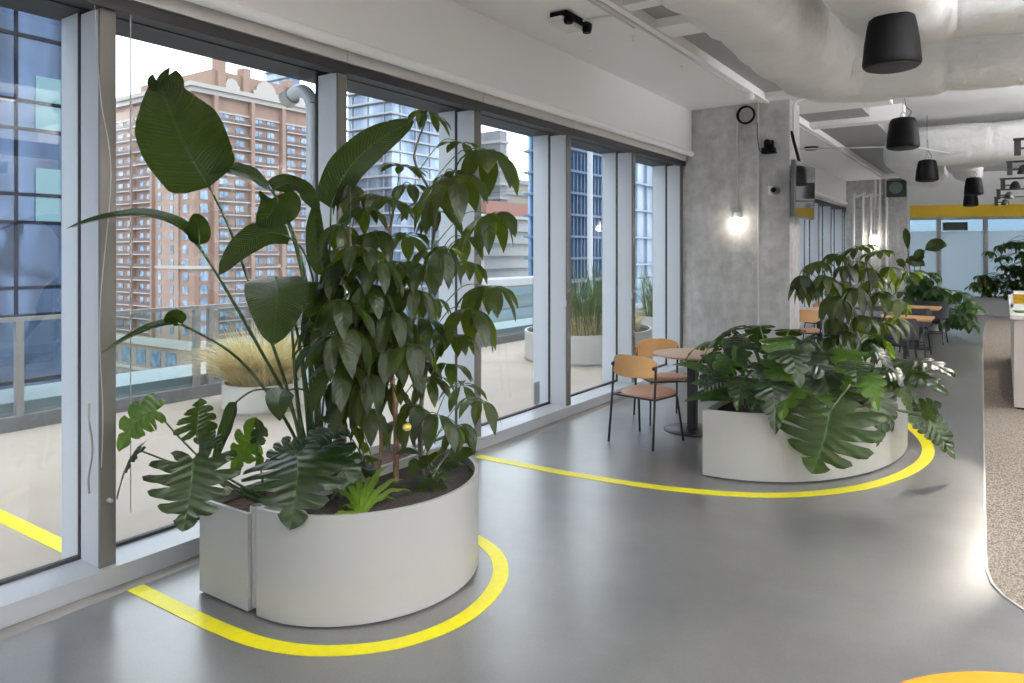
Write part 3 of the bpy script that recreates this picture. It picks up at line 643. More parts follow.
# flat pale wall strips around the corner (single windows) 
bm = bmesh.new(); box(bm, BX - 14.5, BX - 5.2, BY - .35, BY, ZP, ZT - 14); obj('pale_wall', bm, BRICKP, br)
bm = bmesh.new()
for z0, z1, o_ in ((ZT - .6, ZT + .4, 1.1), (ZT + .4, ZT + 1.3, 1.7), (ZT - 4.0, ZT - 3.6, .35)): box(bm, BX - 38 - o_, BX + o_, BY - o_, BY + 31 + o_, z0, z1)
obj('cornice', bm, STONE, br)
bm = bmesh.new()
for z0, z1, o_ in ((ZP - .5, ZP + .6, 2.0), (ZP + .6, ZP + 1.1, 1.4), (ZP - 6.3, ZP - 5.7, 1.6), (ZP + 16.2, ZP + 16.9, .5)): box(bm, BX - 39 - o_ * .3, BX + o_, BY - o_, BY + 31 + o_, z0, z1)
obj('stone_band', bm, STONE, br)
bm = bx(BX - 30, BX - 1.5, BY + 5, BY + 26, ZT + 1.3, ZT + 5.5); obj('penthouse', bm, BRICK, br)
for (yy_, hh) in ((6.2, 8.2), (12.4, 7.2), (24.3, 6.8)): obj('chimney', bx(BX - 3.2, BX - .8, BY + yy_, BY + yy_ + 1.8, ZT + 1.3, ZT + hh), BRICK, br)
for yy_, rr in ((9.6, 1.5), (18.5, 2.6), (27.5, 1.5)):
    bm = bmesh.new(); box(bm, BX - 1.4, BX - .9, BY + yy_ - rr * 1.3, BY + yy_ + rr * 1.3, ZT + 1.3, ZT + 2.9)
    n_ = 14; ring = [(BY + yy_ + rr * math.cos(PI * j / n_), ZT + 2.9 + rr * .9 * math.sin(PI * j / n_)) for j in range(n_ + 1)]
    a = [bm.verts.new((BX - 1.4, p_, z_)) for p_, z_ in ring]; b = [bm.verts.new((BX - .9, p_, z_)) for p_, z_ in ring]
    for j in range(n_): bm.faces.new((a[j], a[j + 1], b[j + 1], b[j]))
    bm.faces.new(a); bm.faces.new(b); obj('arched_parapet', bm, STONE, br)
fl = 2.86; nfl = 18
wins = []; slabs = bmesh.new(); rails = bmesh.new()
right_cols = [(2.2, 1.8, 0), (6.9, 2.2, 1), (10.8, 2.2, 1), (15.6, 2.0, 1), (18.9, 2.0, 1), (24.6, 2.2, 1), (28.6, 2.0, 1)]
for f in range(nfl):
    z = ZT - 3.0 - (f + 1) * fl + .4
    if z < ZP + .8: break
    for (yo, w, bal) in right_cols:
        wins.append(('R', BX + .06, BY + yo, w, z))
    box(slabs, BX, BX + 1.0, BY + 4.6, BY + 13.0, z - .5, z - .25); box(slabs, BX, BX + 1.0, BY + 14.0, BY + 20.6, z - .5, z - .25); box(slabs, BX, BX + 1.0, BY + 22.8, BY + 30.6, z - .5, z - .25)
    for a_, b_ in ((5.2, 8.6), (9.2, 12.6), (14.3, 20.3), (23.1, 30.3)): box(rails, BX + .85, BX + .95, BY + a_, BY + b_, z - .25, z + .40)
    for (xo, w, bal) in ((-3.0, 1.8, 0), (-7.6, 1.1, 0), (-12.3, 1.1, 0), (-17.0, 2.0, 1), (-20.4, 2.0, 1), (-25.2, 2.0, 1), (-29.2, 2.0, 1), (-33.8, 2.0, 1)):
        wins.append(('L', BX + xo, BY - (.41 if -14.5 < xo < -5 else .06), w, z))
    box(slabs, BX - 22.4, BX - 15.2, BY - 1.0, BY, z - .5, z - .25); box(slabs, BX - 36, BX - 23.6, BY - 1.0, BY, z - .5, z - .25)
    box(rails, BX - 22.2, BX - 15.4, BY - .95, BY - .85, z - .25, z + .40); box(rails, BX - 35.8, BX - 23.8, BY - .95, BY - .85, z - .25, z + .40)
obj('balcony_slab', slabs, STONE, br, kind='stuff'); obj('balcony_rail', rails, RAILDK, br, kind='stuff')
# brick piers between balcony bays
for yo in (4.0, 13.1, 21.4): obj('pier', bx(BX, BX + 1.15, BY + yo, BY + yo + .95, ZP, ZT - .6), BRICK, br)
for xo in (-23.4, -15.1, -37): obj('pier', bx(BX + xo, BX + xo + .8, BY - 1.1, BY, ZP, ZT - .6), BRICK, br)
rest = bmesh.new(); cnt = 0
def wbox(bm, wd):
    s_, p_, q_, w, z = wd
    if s_ == 'R': box(bm, p_ - .05, p_ + .05, q_ - w / 2, q_ - .04, z - .2, z + 1.75); box(bm, p_ - .05, p_ + .05, q_ + .04, q_ + w / 2, z - .2, z + 1.75)
    else: box(bm, p_ - w / 2, p_ + w / 2, q_ - .05, q_ + .05, z - .2, z + 1.55)
wins.sort(key=lambda w: (w[0] == 'L', -w[4]))
for wd in wins:
    if cnt < 96: obj('window', wbox(bmesh.new(), wd) or None, WIN, br) if False else None
    cnt += 1
for i_, wd in enumerate(wins):
    if i_ < 98:
        b_ = bmesh.new(); wbox(b_, wd); obj('window', b_, WIN, br)
    else: wbox(rest, wd)
for x_ in range(5): box(rest, BX - 8.5 - x_ * 6, BX - 4.5 - x_ * 6, BY - 1.3, BY - 1.2, ZP - 5.0, ZP - 1.6); box(rest, BX - 8.5 - x_ * 6, BX - 4.5 - x_ * 6, BY - 1.3, BY - 1.2, ZP - 10.5, ZP - 7.2)
for y_ in range(4): box(rest, BX + 1.2, BX + 1.3, BY + 2 + y_ * 7, BY + 6 + y_ * 7, ZP - 5.0, ZP - 1.6); box(rest, BX + 1.2, BX + 1.3, BY + 2 + y_ * 7, BY + 6 + y_ * 7, ZP - 10.5, ZP - 7.2)
obj('window', rest, WIN, br, kind='stuff')

# ---- blue glass tower with balconies (third window)
def tower(name, label, u0, u1, uc, t, ztop, zbot, mm, fl, slab=None, finm=None, fin=0, dy=40):
    c = deep(uc, 250, t); e = bldg(name, label, (c.x - 5, c.y + 5, zbot))
    # right face is X = c.x, left face Y = c.y
    d0 = ray(u0, 250); x0 = CAMX + d0.x * (c.y / d0.y); d1 = ray(u1, 250); y1 = d1.y * ((c.x - CAMX) / d1.x)
    if y1 < c.y: y1 = c.y + dy
    obj('wall', bx(x0, c.x, c.y, y1, zbot, ztop), mm, e)
    if slab:
        bm = bmesh.new(); z = zbot + 1
        while z < ztop: box(bm, x0, c.x + .9, c.y - 1.2, y1, z, z + slab[1]); z += fl
        obj('floor_slab', bm, slab[0], e, kind='stuff')
    if fin:
        bm = bmesh.new(); y = c.y + fin * .5
        while y < y1: box(bm, c.x, c.x + .3, y, y + .3, zbot, ztop); y += fin
        x = c.x - fin * .5
        while x > x0: box(bm, x, x + .3, c.y - .3, c.y, zbot, ztop); x -= fin
        obj('window_fin', bm, finm, e, kind='stuff')
    return e, c, x0, y1
G2 = curtain('pale_blue_curtain', (0.067, 0.106, 0.168), (.36, .45, .58), .2, .2, .2, .12)
G3 = curtain('deep_blue_curtain', (0.039, 0.095, 0.185), (.20, .34, .52), .2, .15, .3, .12)
G4 = curtain('hazy_blue_curtain', (0.168, 0.213, 0.269), (.46, .53, .62), .1, .3, .1, .12)
SLABW = mat('white_slab', (0.291, 0.308, 0.336), .7)
tower('balcony_glass_tower', 'pale blue glass tower with white balcony slabs, seen through the third window', 348, 470, 392, 190, 110, -45, G2, 3.3, (SLABW, .5), SLABW, 6)
tower('construction_tower', 'grey unfinished concrete frame tower with open floors, far behind the fourth window', 470, 507, 500, 230, 41, -45, mat('raw_frame', (0.151, 0.160, 0.168), .9), 4.5, (mat('raw_slab', (.24, .24, .24), .9), .8), MATS.get('raw_slab'), 0)
e_, c_, x_, y_ = tower('tan_office_block', 'tan office block with rows of windows above the pink one', 480, 545, 503, 260, 29, -45, mat('tan_wall', (0.235, 0.216, 0.179), .9), 4.2, (mat('tan_band', (.17, .18, .18), .7), 1.7), None, 0)
tower('pink_brick_block', 'low pinkish red brick block above the grey garage', 470, 545, 486, 200, 16.5, -45, mat('pink_brick', (0.235, 0.112, 0.092), .9), 5, None)
tower('parking_garage', 'pale grey panelled garage wall with horizontal joints', 470, 545, 484, 120, 8.3, -45, mat('panel_grey', (0.40, 0.395, 0.38), .85), 2.15, (mat('panel_joint', (.20, .20, .20), .9), .12))
tower('low_terrace_block', 'low white roof terrace with dark bands, below the garage', 440, 560, 470, 60, -.6, -45, mat('white_roof_wall', (0.280, 0.288, 0.297), .8), 2.0, (mat('dark_band', (.14, .17, .20), .6), .8))
tower('deep_blue_tower', 'deep blue glass tower with a white vertical stripe in the fifth window', 528, 610, 566, 105, 26, -45, G3, 3.2, (mat('blue_band', (.09, .14, .22), .7), .35), mat('blue_joint', (.07, .12, .20), .7), 1.1)
tower('hazy_glass_tower', 'hazy pale blue gridded glass tower behind the sixth and seventh windows', 612, 668, 630, 90, 60, -45, G4, 3.4, (mat('haze_joint', (.22, .28, .36), .8), .2), MATS.get('haze_joint'), 3.0, dy=60)
tower('distant_glass_tower', 'very distant blue glass tower with stepped top right of the brick tower', 266, 300, 290, 300, 80, -45, G2, 3.5, (SLABW, .5))
q = atX(590, 250, -30); tag(obj('roof_mast', tb([(q.x, q.y, FAR), (q.x, q.y, 20)], .28, 10), SLABW), 'white vertical mast in front of the deep blue tower', 'mast')

# ---- terrace planters with grasses
EXW = mat('exterior_planter_white', (.50, .49, .46), .5)
def ring_planter(name, label, c, rx, ry, h, m, soil, lip=.03, cat='planter', group=None):
    t = thing(name, label, cat, (c[0], c[1], 0), group=group); n = 48
    def el(k, s): return [(c[0] + (rx + s) * math.cos(2 * PI * j / n), c[1] + (ry + s) * math.sin(2 * PI * j / n)) for j in range(n)]
    bm = bmesh.new(); P = [[bm.verts.new((x, y, z)) for x, y in el(0, s)] for s, z in ((-.03, .0), (-.03, .03), (0, .03), (0, h), (-lip, h), (-lip, h - .08))]
    for a, b in zip(P, P[1:]):
        for j in range(n): bm.faces.new((a[j], a[(j + 1) % n], b[(j + 1) % n], b[j]))
    bm.faces.new(P[0]); obj('shell', bm, m, t, smooth=True)
    bm = bmesh.new(); prism(bm, el(0, -lip), h - .12, h - .05); obj('soil', bm, soil, t)
    return t
def grass(name, label, c, rx, ry, z0, n, hmin, hmax, spread, m, seed, cat='grass', w=.006):
    rnd = random.Random(seed); bm = bmesh.new()
    for _ in range(n):
        a = rnd.uniform(0, 2 * PI); r = math.sqrt(rnd.random()); p = V((c[0] + rx * r * math.cos(a), c[1] + ry * r * math.sin(a), z0))
        a2 = a + rnd.uniform(-.8, .8); d = V((math.cos(a2), math.sin(a2), 0)); h = rnd.uniform(hmin, hmax); sp_ = spread * rnd.uniform(.2, 1)
        s = V((-d.y, d.x, 0)).lerp(V((rnd.uniform(-1, 1), rnd.uniform(-1, 1), 0)), .5); s.normalize()
        prev = None
        for k in range(6):
            t = k / 5; q = p + d * sp_ * t ** 1.6 + V((0, 0, h * (t - .45 * t ** 2.6 * min(1, sp_ * 2)))); ww = w * (1 - t * .9)
            a_, b_ = bm.verts.new(q - s * ww), bm.verts.new(q + s * ww)
            if prev: bm.faces.new((prev[0], prev[1], b_, a_))
            prev = (a_, b_)
    return tag(obj(name, bm, m, recalc=False), label, cat, kind='stuff')
STRAW = leaf_mat('straw_grass', (0.347, 0.280, 0.140), (.80, .70, .42), (.7, .6, .35), .7, 3, .3, (.7, .6, .3))
GRNG = leaf_mat('green_grass', (.05, .085, .03), (.13, .17, .06), (.12, .16, .06), .6, 3, .3, (.14, .2, .05))
ring_planter('terrace_planter', 'white round planter outside holding blond grass, behind the near plants', (-3.1, 5.0), .42, .42, .30, EXW, SOIL)
grass('ornamental_grass', 'blond fountain grass spilling over the terrace planter', (-3.1, 5.0), .33, .33, .24, 3400, .35, .85, .75, STRAW, 1)
ring_planter('terrace_planter', 'white oblong planter outside the fourth and fifth windows', (-2.05, 10.6), .98, 1.25, .46, EXW, SOIL)
grass('ornamental_grass', 'dry straw grass low in the planter outside the fifth window', (-1.95, 10.75), .6, 1.0, .40, 1300, .25, .55, .35, STRAW, 2)
grass('tall_green_shrub', 'tall airy green shrub growing in the planter outside the fifth window', (-2.0, 10.7), .45, .8, .40, 420, .5, 1.6, .55, GRNG, 3, 'shrub', .013)
ring_planter('terrace_planter', 'white oblong planter outside the sixth window, beside the near column', (-2.0, 14.4), .8, 1.3, .46, EXW, SOIL)
grass('tall_green_shrub', 'green and straw shrub growing outside the sixth window', (-2.0, 14.4), .6, 1.1, .40, 450, .5, 1.3, .4, GRNG, 4, 'shrub', .012)
ring_planter('terrace_planter', 'white oblong planter outside, farthest along the terrace before the column', (-2.0, 18.4), .8, 1.3, .46, EXW, SOIL)
grass('tall_green_shrub', 'green shrub in the farthest terrace planter', (-2.0, 18.4), .6, 1.1, .40, 800, .5, 1.3, .4, GRNG, 5, 'shrub', .012)

# ================================================================== PLANTERS INSIDE
def shell_planter(t, outline, h, soil, z0=.010, wall=.018, soil_drop=.05, plinth=.02):
    P = [V((x, y, 0)) for x, y in outline]; cx = sum(p.x for p in P) / len(P); cy = sum(p.y for p in P) / len(P); c = V((cx, cy, 0))
    n = len(P)
    def ins(d):
        out = []
        for i, p in enumerate(P):
            t1 = (p - P[i - 1]).normalized(); t2 = (P[(i + 1) % n] - p).normalized()
            n1 = V((-t1.y, t1.x, 0)); n2 = V((-t2.y, t2.x, 0)); m = (n1 + n2); k = m.dot(n1); m = m / max(k, .6)
            out.append(p + m * d)
        return out
    bm = bmesh.new(); prof = ((plinth + .03, 0, 0), (plinth + .03, z0, 0), (0, z0, 1), (0, h, 1), (wall, h, 1), (wall, h - soil_drop - .02, 1))
    R = [[bm.verts.new((q.x, q.y, z)) for q in ins(d)] for d, z, _ in prof]
    for k, (a, b) in enumerate(zip(R, R[1:])):
        for j in range(n):
            f = bm.faces.new((a[j], a[(j + 1) % n], b[(j + 1) % n], b[j])); f.material_index = 1 if k < 1 else 0
    bm.faces.new(R[0])
    obj('shell', bm, [WHITE, BLACK], t, smooth=True)
    bm = bmesh.new(); a = ins(wall)
    rnd = random.Random(3); top = [bm.verts.new((q.x, q.y, h - soil_drop)) for q in a]
    bmesh.ops.triangulate(bm, faces=[bm.faces.new(top)]); obj('soil', bm, soil, t)
H1 = .50
t = thing('square_planter', 'narrow white box planter beside the window, with bark chips', 'planter', (.5, 2.8, 0))
shell_planter(t, [(.31, 2.10), (.70, 2.10), (.70, 3.42), (.31, 3.42)], .47, CHIPS)
obj('corner_pipe', lathe(bmesh.new(), (.722, 2.135, .03), [(0, 0), (.021, 0), (.021, .44), (.032, .445), (.032, .475), (.025, .478), (.025, .45), (0, .45)], 24), WHITE, t, smooth=True)
ou = [(.766, 2.10)]
for k in range(1, 40):
    a = -PI / 2 + PI * k / 40; x = .766 + .622 * math.cos(a); y = 2.76 + .66 * math.sin(a)
    ou.append((x, y))
ou += [(.766, 3.42)]
t = thing('curved_planter', 'low white half-round planter nearest the camera, with dark soil', 'planter', (1.0, 2.8, 0))
shell_planter(t, ou, .512, SOIL)
ou = [(1.745, 5.36)]
for k in range(1, 48):
    a = -PI / 2 + PI * k / 48; ou.append((1.745 + 1.205 * math.cos(a) ** .92, 7.02 + 1.66 * math.sin(a)))
ou += [(1.745, 8.68)]
t = thing('curved_planter', 'long white half-round planter beside the round table', 'planter', (2.3, 7.0, 0))
shell_planter(t, ou, .513, SOIL)

# ================================================================== FURNITURE
def bent_panel(w, h, depth, th, corner, n=16, m=6, curve=None):
    """curved rounded plywood/upholstered backrest about the origin: x across, y depth (bulges to +y at ends), z up"""
    bm = bmesh.new(); pts = []
    ring = []
    for k in range(4 * n):
        a = 2 * PI * k / (4 * n); ca, sa = math.cos(a), math.sin(a)
        x = math.copysign(abs(ca) ** corner, ca) * w / 2; z = math.copysign(abs(sa) ** corner, sa) * h / 2
        ring.append((x, z))
    F, B = [], []
    for f in [0, .3, .6, .85, 1.0]:
        y_ = lambda x: depth * (2 * x / w) ** 2
        tt = th / 2 * (1 if f < .9 else .55)
        if f == 0: F.append([bm.verts.new((0, -th / 2, 0))]); B.append([bm.verts.new((0, th / 2, 0))]); continue
        F.append([bm.verts.new((x * f, y_(x * f) - tt, z * f)) for x, z in ring]); B.append([bm.verts.new((x * f, y_(x * f) + tt, z * f)) for x, z in ring])
    N_ = len(ring)
    for L, s_ in ((F, 1), (B, -1)):
        for k in range(N_): bm.faces.new((L[0][0], L[1][k], L[1][(k + 1) % N_]))
        for a, b in zip(L[1:], L[2:]):
            for k in range(N_): bm.faces.new((a[k], a[(k + 1) % N_], b[(k + 1) % N_], b[k]))
    for k in range(N_): bm.faces.new((F[-1][k], F[-1][(k + 1) % N_], B[-1][(k + 1) % N_], B[-1][k]))
    return bm
def move(bm, v, rx=0):
    M = Matrix.Translation(V(v)) @ Matrix.Rotation(rx, 4, 'X')
    bmesh.ops.transform(bm, matrix=M, verts=bm.verts); return bm
def cafe_chair(label, loc, rz, group, wood=WOOD, seatm=TAN):
    """seat faces +y; backrest at -y"""
    t = thing('cafe_chair', label, 'chair', loc, rz, group, local=True)
    bm = bmesh.new(); n = 32; prof = ((.0, .455), (.6, .458), (.9, .462), (1.0, .45), (.98, .43), (.85, .42), (0, .42)); R = []
    for f, z in prof:
        if f == 0: R.append([bm.verts.new((0, .02, z))] * n); continue
        rg = []
        for k in range(n):
            a = 2 * PI * k / n; ca, sa = math.cos(a), math.sin(a); x = math.copysign(abs(ca) ** .75, ca) * .225; y = math.copysign(abs(sa) ** .75, sa) * .22
            x *= 1 + .06 * (y / .22); rg.append(bm.verts.new((x * f, .02 + y * f, z + (.012 * (y / .22) * f))))
        R.append(rg)
    for a, b in zip(R, R[1:]):
        for k in range(n):
            vs = []
            for v in (a[k], a[(k + 1) % n], b[(k + 1) % n], b[k]):
                if v not in vs: vs.append(v)
            bm.faces.new(vs)
    obj('seat', bm, seatm, t, smooth=True)
    obj('backrest', move(bent_panel(.47, .195, .075, .014, .62), (0, -.255, .705), -.12), wood, t, smooth=True)
    for s in (-1, 1):
        obj('leg', tb(spline([(s * .225, -.19, .72), (s * .224, -.195, .60), (s * .225, -.21, .42), (s * .235, -.25, 0)], 5), .0108, 8), BLKM, t, smooth=True)
        obj('leg', tb(spline([(s * .19, .17, .425), (s * .205, .185, .40), (s * .215, .20, .3), (s * .235, .245, 0)], 5), .0108, 8), BLKM, t, smooth=True)
        obj('back_bracket', lathe(bmesh.new(), (s * .218, -.205, .70), [(0, -.012), (.016, -.012), (.016, .012), (0, .012)], 12, 'Y'), BLKM, t, smooth=True)
    bm = tb([(-.225, -.205, .425), (.225, -.205, .425)], .009, 8); tube(bm, [(-.2, .175, .415), (.2, .175, .415)], .009, 8); tube(bm, [(-.224, -.205, .425), (-.2, .175, .415)], .009, 8); tube(bm, [(.224, -.205, .425), (.2, .175, .415)], .009, 8)
    obj('seat_frame', bm, BLKM, t, smooth=True)
    return t
G = 'wooden cafe chairs by the windows'
c1 = cafe_chair('nearest wooden-backed chair with tan seat, its back turned to the camera', (.965, 6.08, 0), -.17, G)
copy_thing(c1, (.77, 6.965, 0), -2.385, 'wooden-backed chair with tan seat on the window side of the round table', G)
copy_thing(c1, (1.0, 12.35, 0), .1, 'wooden-backed chair seen past the side of the near column, behind the plants', G)
copy_thing(c1, (.85, 14.2, 0), 2.9, 'far wooden-backed chair beyond the near column, facing the camera', G)
def round_table(label, loc, r, topm, h=.74):
    t = thing('round_table', label, 'table', loc, 0, None, local=True)
    obj('tabletop', lathe(bmesh.new(), (0, 0, 0), [(0, h - .022), (r - .03, h - .022), (r, h - .008), (r, h - .002), (r - .002, h), (0, h)], 64), topm, t, smooth=True)
    obj('pedestal', bx(-.04, .04, -.04, .04, .012, h - .03, bev=.006), BLKM, t)
    obj('top_plate', bx(-.15, .15, -.15, .15, h - .034, h - .022), BLKM, t)
    obj('base', lathe(bmesh.new(), (0, 0, 0), [(0, 0), (.27, 0), (.272, .006), (.265, .01), (.06, .016), (0, .016)], 48), BLKM, t, smooth=True)
    return t
round_table('round pale wood table on a black pedestal beside the long planter', (1.17, 6.70, 0), .375, WOODT)
round_table('round wood table beyond the near column, mostly hidden by plants', (1.02, 13.25, 0), .40, WOODT)
def black_chair(label, loc, rz, group):
    t = thing('black_chair', label, 'chair', loc, rz, group, local=True)
    obj('seat', lathe(bmesh.new(), (0, 0, 0), [(0, .40), (.20, .40), (.235, .42), (.24, .45), (.22, .475), (0, .48)], 28), GREYF, t, smooth=True)
    bm = bmesh.new(); n = 20; hh = .17; rows = []
    for side in (0, 1):
        for zz in (0, 1):
            rows.append([])
    R = []
    for k in range(n + 1):
        a = PI + PI * (k / n) ; a = PI * 1.02 + PI * .96 * k / n
        e = min(1, math.sin(PI * k / n) * 2.2 + .35); x, y = math.cos(a), math.sin(a)
        ro, ri = .285, .25; z1 = .60 + .20 * e; z0 = .50
        R.append([bm.verts.new((x * ro, y * ro + .03, z0)), bm.verts.new((x * (ro + .01), y * (ro + .01) + .03, z1 - .01)), bm.verts.new((x * (ro - .015), y * (ro - .015) + .03, z1)), bm.verts.new((x * ri, y * ri + .03, z1 - .01)), bm.verts.new((x * ri, y * ri + .03, z0))])
    for a, b in zip(R, R[1:]):
        for j in range(5): bm.faces.new((a[j], a[(j + 1) % 5], b[(j + 1) % 5], b[j]))
    bm.faces.new(R[0]); bm.faces.new(R[-1])
    obj('backrest', bm, GREYF, t, smooth=True)
    for sx in (-1, 1):
        for sy in (-1, 1): obj('leg', tb([(sx * .19, sy * .17, .50 if sy < 0 else .41), (sx * .24, sy * .23, 0)], .013, 8), BLKM, t, smooth=True)
    obj('rung_frame', tb([(-.2, -.19, .2), (.2, -.19, .2), (.2, .19, .2), (-.2, .19, .2)], .009, 6, closed=True), BLKM, t)
    return t
G = 'black upholstered chairs at the far tables'
b1 = black_chair('nearest black tub chair, directly right of the tall plant', (2.38, 11.5, 0), -.15, G)
copy_thing(b1, (2.38, 13.7, 0), -.1, 'second black tub chair, behind the nearest one', G)
copy_thing(b1, (2.50, 15.8, 0), -.1, 'farthest black tub chair, in front of the leafy far plant', G)
def far_table(label, loc, rz=0):
    t = thing('square_table', label, 'table', loc, rz, 'wood tables between the black chairs', local=True)
    obj('tabletop', bx(-.36, .36, -.36, .36, .715, .745, bev=.01), mat('orange_oak', (.66, .34, .12), .4, noise=(.74, .42, .18), nscale=4), t)
    obj('pedestal', bx(-.03, .03, -.03, .03, .015, .715), BLKM, t); obj('base', bx(-.22, .22, -.22, .22, 0, .016, bev=.004), BLKM, t)
    return t
far_table('nearer small wood table with orange edge beside the black chairs', (2.42, 12.32, 0))
far_table('farther small wood table with orange edge behind the second black chair', (2.36, 14.75, 0))
# counter
t = thing('reception_counter', 'white counter cut by the right picture edge', 'counter', (3.73, 9.5, 0))
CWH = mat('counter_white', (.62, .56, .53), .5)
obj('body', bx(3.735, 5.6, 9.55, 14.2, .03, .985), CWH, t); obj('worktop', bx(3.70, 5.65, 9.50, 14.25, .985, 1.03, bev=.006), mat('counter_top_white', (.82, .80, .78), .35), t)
obj('plinth', bx(3.76, 5.58, 9.58, 14.18, 0.006, .03), BLACK, t)
t = thing('display_case', 'white box with a yellow inside standing on the counter', 'box', (3.75, 10.4, 1.03))
def atb(u, v, Y): return at(u, v, Y)
bm = bmesh.new()
for (x0, x1, z0, z1) in ((3.715, 3.74, 1.03, 1.22), (4.68, 4.70, 1.03, 1.22), (3.715, 4.70, 1.03, 1.075), (3.715, 4.70, 1.195, 1.22)): box(bm, x0, x1, 10.9, 11.3, z0, z1)
obj('casing', bm, MATS['counter_top_white'], t); obj('yellow_back', bx(3.74, 4.68, 11.0, 11.3, 1.075, 1.195), YELP, t); obj('shelf', bx(3.74, 4.68, 10.92, 11.0, 1.13, 1.138), mat('ochre', (.5, .3, .02), .6), t)
tag(obj('green_dish', lathe(bmesh.new(), (3.80, 10.0, 1.03), [(0, 0), (.05, 0), (.075, .02), (.07, .022), (0, .008)], 20), mat('green_glaze', (.12, .3, .08), .4), smooth=True), 'small green dish on the counter top', 'dish')
# orange pouf
def pouf(c, r, h):
    t = thing('round_pouf', 'round orange-yellow pouf just showing at the bottom right edge', 'pouf', (c[0], c[1], 0))
    obj('cushion', lathe(bmesh.new(), (c[0], c[1], 0), [(0, .03), (r - .03, .03), (r, .06), (r + .005, h * .5), (r, h - .03), (r - .012, h - .006), (r - .04, h), (0, h)], 96), mat('orange_fabric', (.62, .24, .0), .6, noise=(.70, .31, .01), nscale=3, bump=.2, bscale=160), t, smooth=True)
    obj('foot_ring', lathe(bmesh.new(), (c[0], c[1], 0), [(0, 0), (r - .05, 0), (r - .05, .03), (0, .03)], 48), BLACK, t, smooth=True)
_f = flo(975, 667, .45); _d = V((-_s, _c, 0)); pouf(_f - _d * .66, .66, .45)

# ================================================================== PLANTS
LM_STREL = leaf_mat('paddle_leaf', (0.0087, 0.0174, 0.0056), (0.0186, 0.0310, 0.0081), (0.0558, 0.0806, 0.0248), .27, 30, .26, (.16, .27, .015), 1.0, 1.0, .12)
LM_MONST = leaf_mat('split_leaf', (0.0037, 0.0105, 0.0037), (0.0095, 0.0221, 0.0063), (0.0315, 0.0577, 0.0184), .34, 9, .20, (.15, .26, .015), 1.2, .6)
LM_MBACKLIT = leaf_mat('backlit_split_leaf', (.018, .050, .006), (.045, .10, .012), (.1, .17, .04), .3, 9, .42, (.24, .40, .015), 1.2, .5)  # brighter split_leaf copy: backlight put into its colour and translucency
LM_SCHEF = leaf_mat('umbrella_leaf', (0.0078, 0.0156, 0.0048), (0.0180, 0.0288, 0.0072), (0.0480, 0.0600, 0.0210), .26, 9, .34, (.20, .30, .015), 1.0, .35, .06)
LM_PEACE = leaf_mat('lance_leaf', (0.0128, 0.0384, 0.0096), (0.0288, 0.0680, 0.0160), (0.0640, 0.1200, 0.0360), .28, 16, .28, (.2, .42, .05), 1.3, .6)
LM_FERN = leaf_mat('bright_fern_leaf', (0.0810, 0.1530, 0.0108), (0.1440, 0.2340, 0.0270), (0.1800, 0.2700, 0.0450), .35, 12, .35, (.4, .7, .05), 1.0, .5)
PETI = mat('green_petiole', (.045, .085, .025), .45)
TRUNK = mat('woody_stem', (.20, .12, .065), .8, noise=(.12, .07, .04), nscale=30, bump=.4)
TRUNKG = mat('grey_green_stem', (.10, .09, .05), .8, noise=(.05, .06, .03), nscale=30, bump=.4)
CAM = V((CAMX, 0, EYE)); CR = V((_c, _s, 0)); UP = V((0, 0, 1))
def nrm(P, a, b, c): return (a * (CAM - P).normalized() + b * UP + c * CR).normalized()
def bez(P0, P1, P2, t): return P0 * (1 - t) ** 2 + P1 * 2 * t * (1 - t) + P2 * t * t
def bezd(P0, P1, P2, t): return ((P1 - P0) * (1 - t) + (P2 - P1) * t).normalized()
def p_oval(t): return max(0, math.sin(PI * min(1, t) ** 1.0)) ** .8
def p_obov(t): return max(0, math.sin(PI * min(1, .04 + .96 * t) ** 1.25)) ** .85
def p_paddle(t): return max(0, math.sin(PI * min(1, t) ** .62)) ** .55 if t > 0 else 0
def p_lance(t): return max(0, math.sin(PI * min(1, t) ** .72)) ** .95
def blade(bm, P0, P1, P2, n, width, prof=p_oval, nu=4, nv=9, fold=.15, ruf=0, cup=.0, rnd=random, tmax=1.0):
    uvl = bm.loops.layers.uv.verify(); rows = []; ph = rnd.uniform(0, 6.28)
    for j in range(nv + 1):
        t = j / nv * tmax; p = bez(P0, P1, P2, t); d = bezd(P0, P1, P2, t); s = d.cross(n)
        if s.length < 1e-4: s = d.cross(V((.3, .7, .5)))
        s.normalize(); m = s.cross(d).normalized(); w = width / 2 * max(prof(t), .03); row = []
        for i in range(-nu, nu + 1):
            q = i / nu; off = abs(q) * w
            h = off * fold - cup * q * q * w + ruf * w * abs(q) * math.sin(t * 19 + ph + (1.5 if q > 0 else 0))
            row.append((bm.verts.new(p + s * (q * w) * (1 - .3 * abs(fold)) + m * h), (q * .5 + .5, t)))
        rows.append(row)
    for a, b in zip(rows, rows[1:]):
        for i in range(2 * nu):
            q = [a[i], a[i + 1], b[i + 1], b[i]]; f = bm.faces.new([x[0] for x in q]); f.smooth = True
            for l, x in zip(f.loops, q): l[uvl].uv = x[1]
def petiole(bm, pts, r0, r1, seg=6, n=6):
    P = spline(pts, n); k = len(P); a = len(bm.faces)
    tube(bm, P, [r0 + (r1 - r0) * i / (k - 1) for i in range(k)], seg)
    bm.faces.ensure_lookup_table()
    for f in bm.faces[a:]: f.material_index = 1; f.smooth = True
HEART = spline([V(p) for p in ((.0, .0, 0), (.07, -.10, 0), (.24, -.20, 0), (.42, -.10, 0), (.50, .12, 0), (.46, .36, 0), (.36, .60, 0), (.20, .82, 0), (.07, .95, 0), (.0, 1.0, 0))], 8)
_hl = [0]
for _a, _b in zip(HEART, HEART[1:]): _hl.append(_hl[-1] + (_b - _a).length)
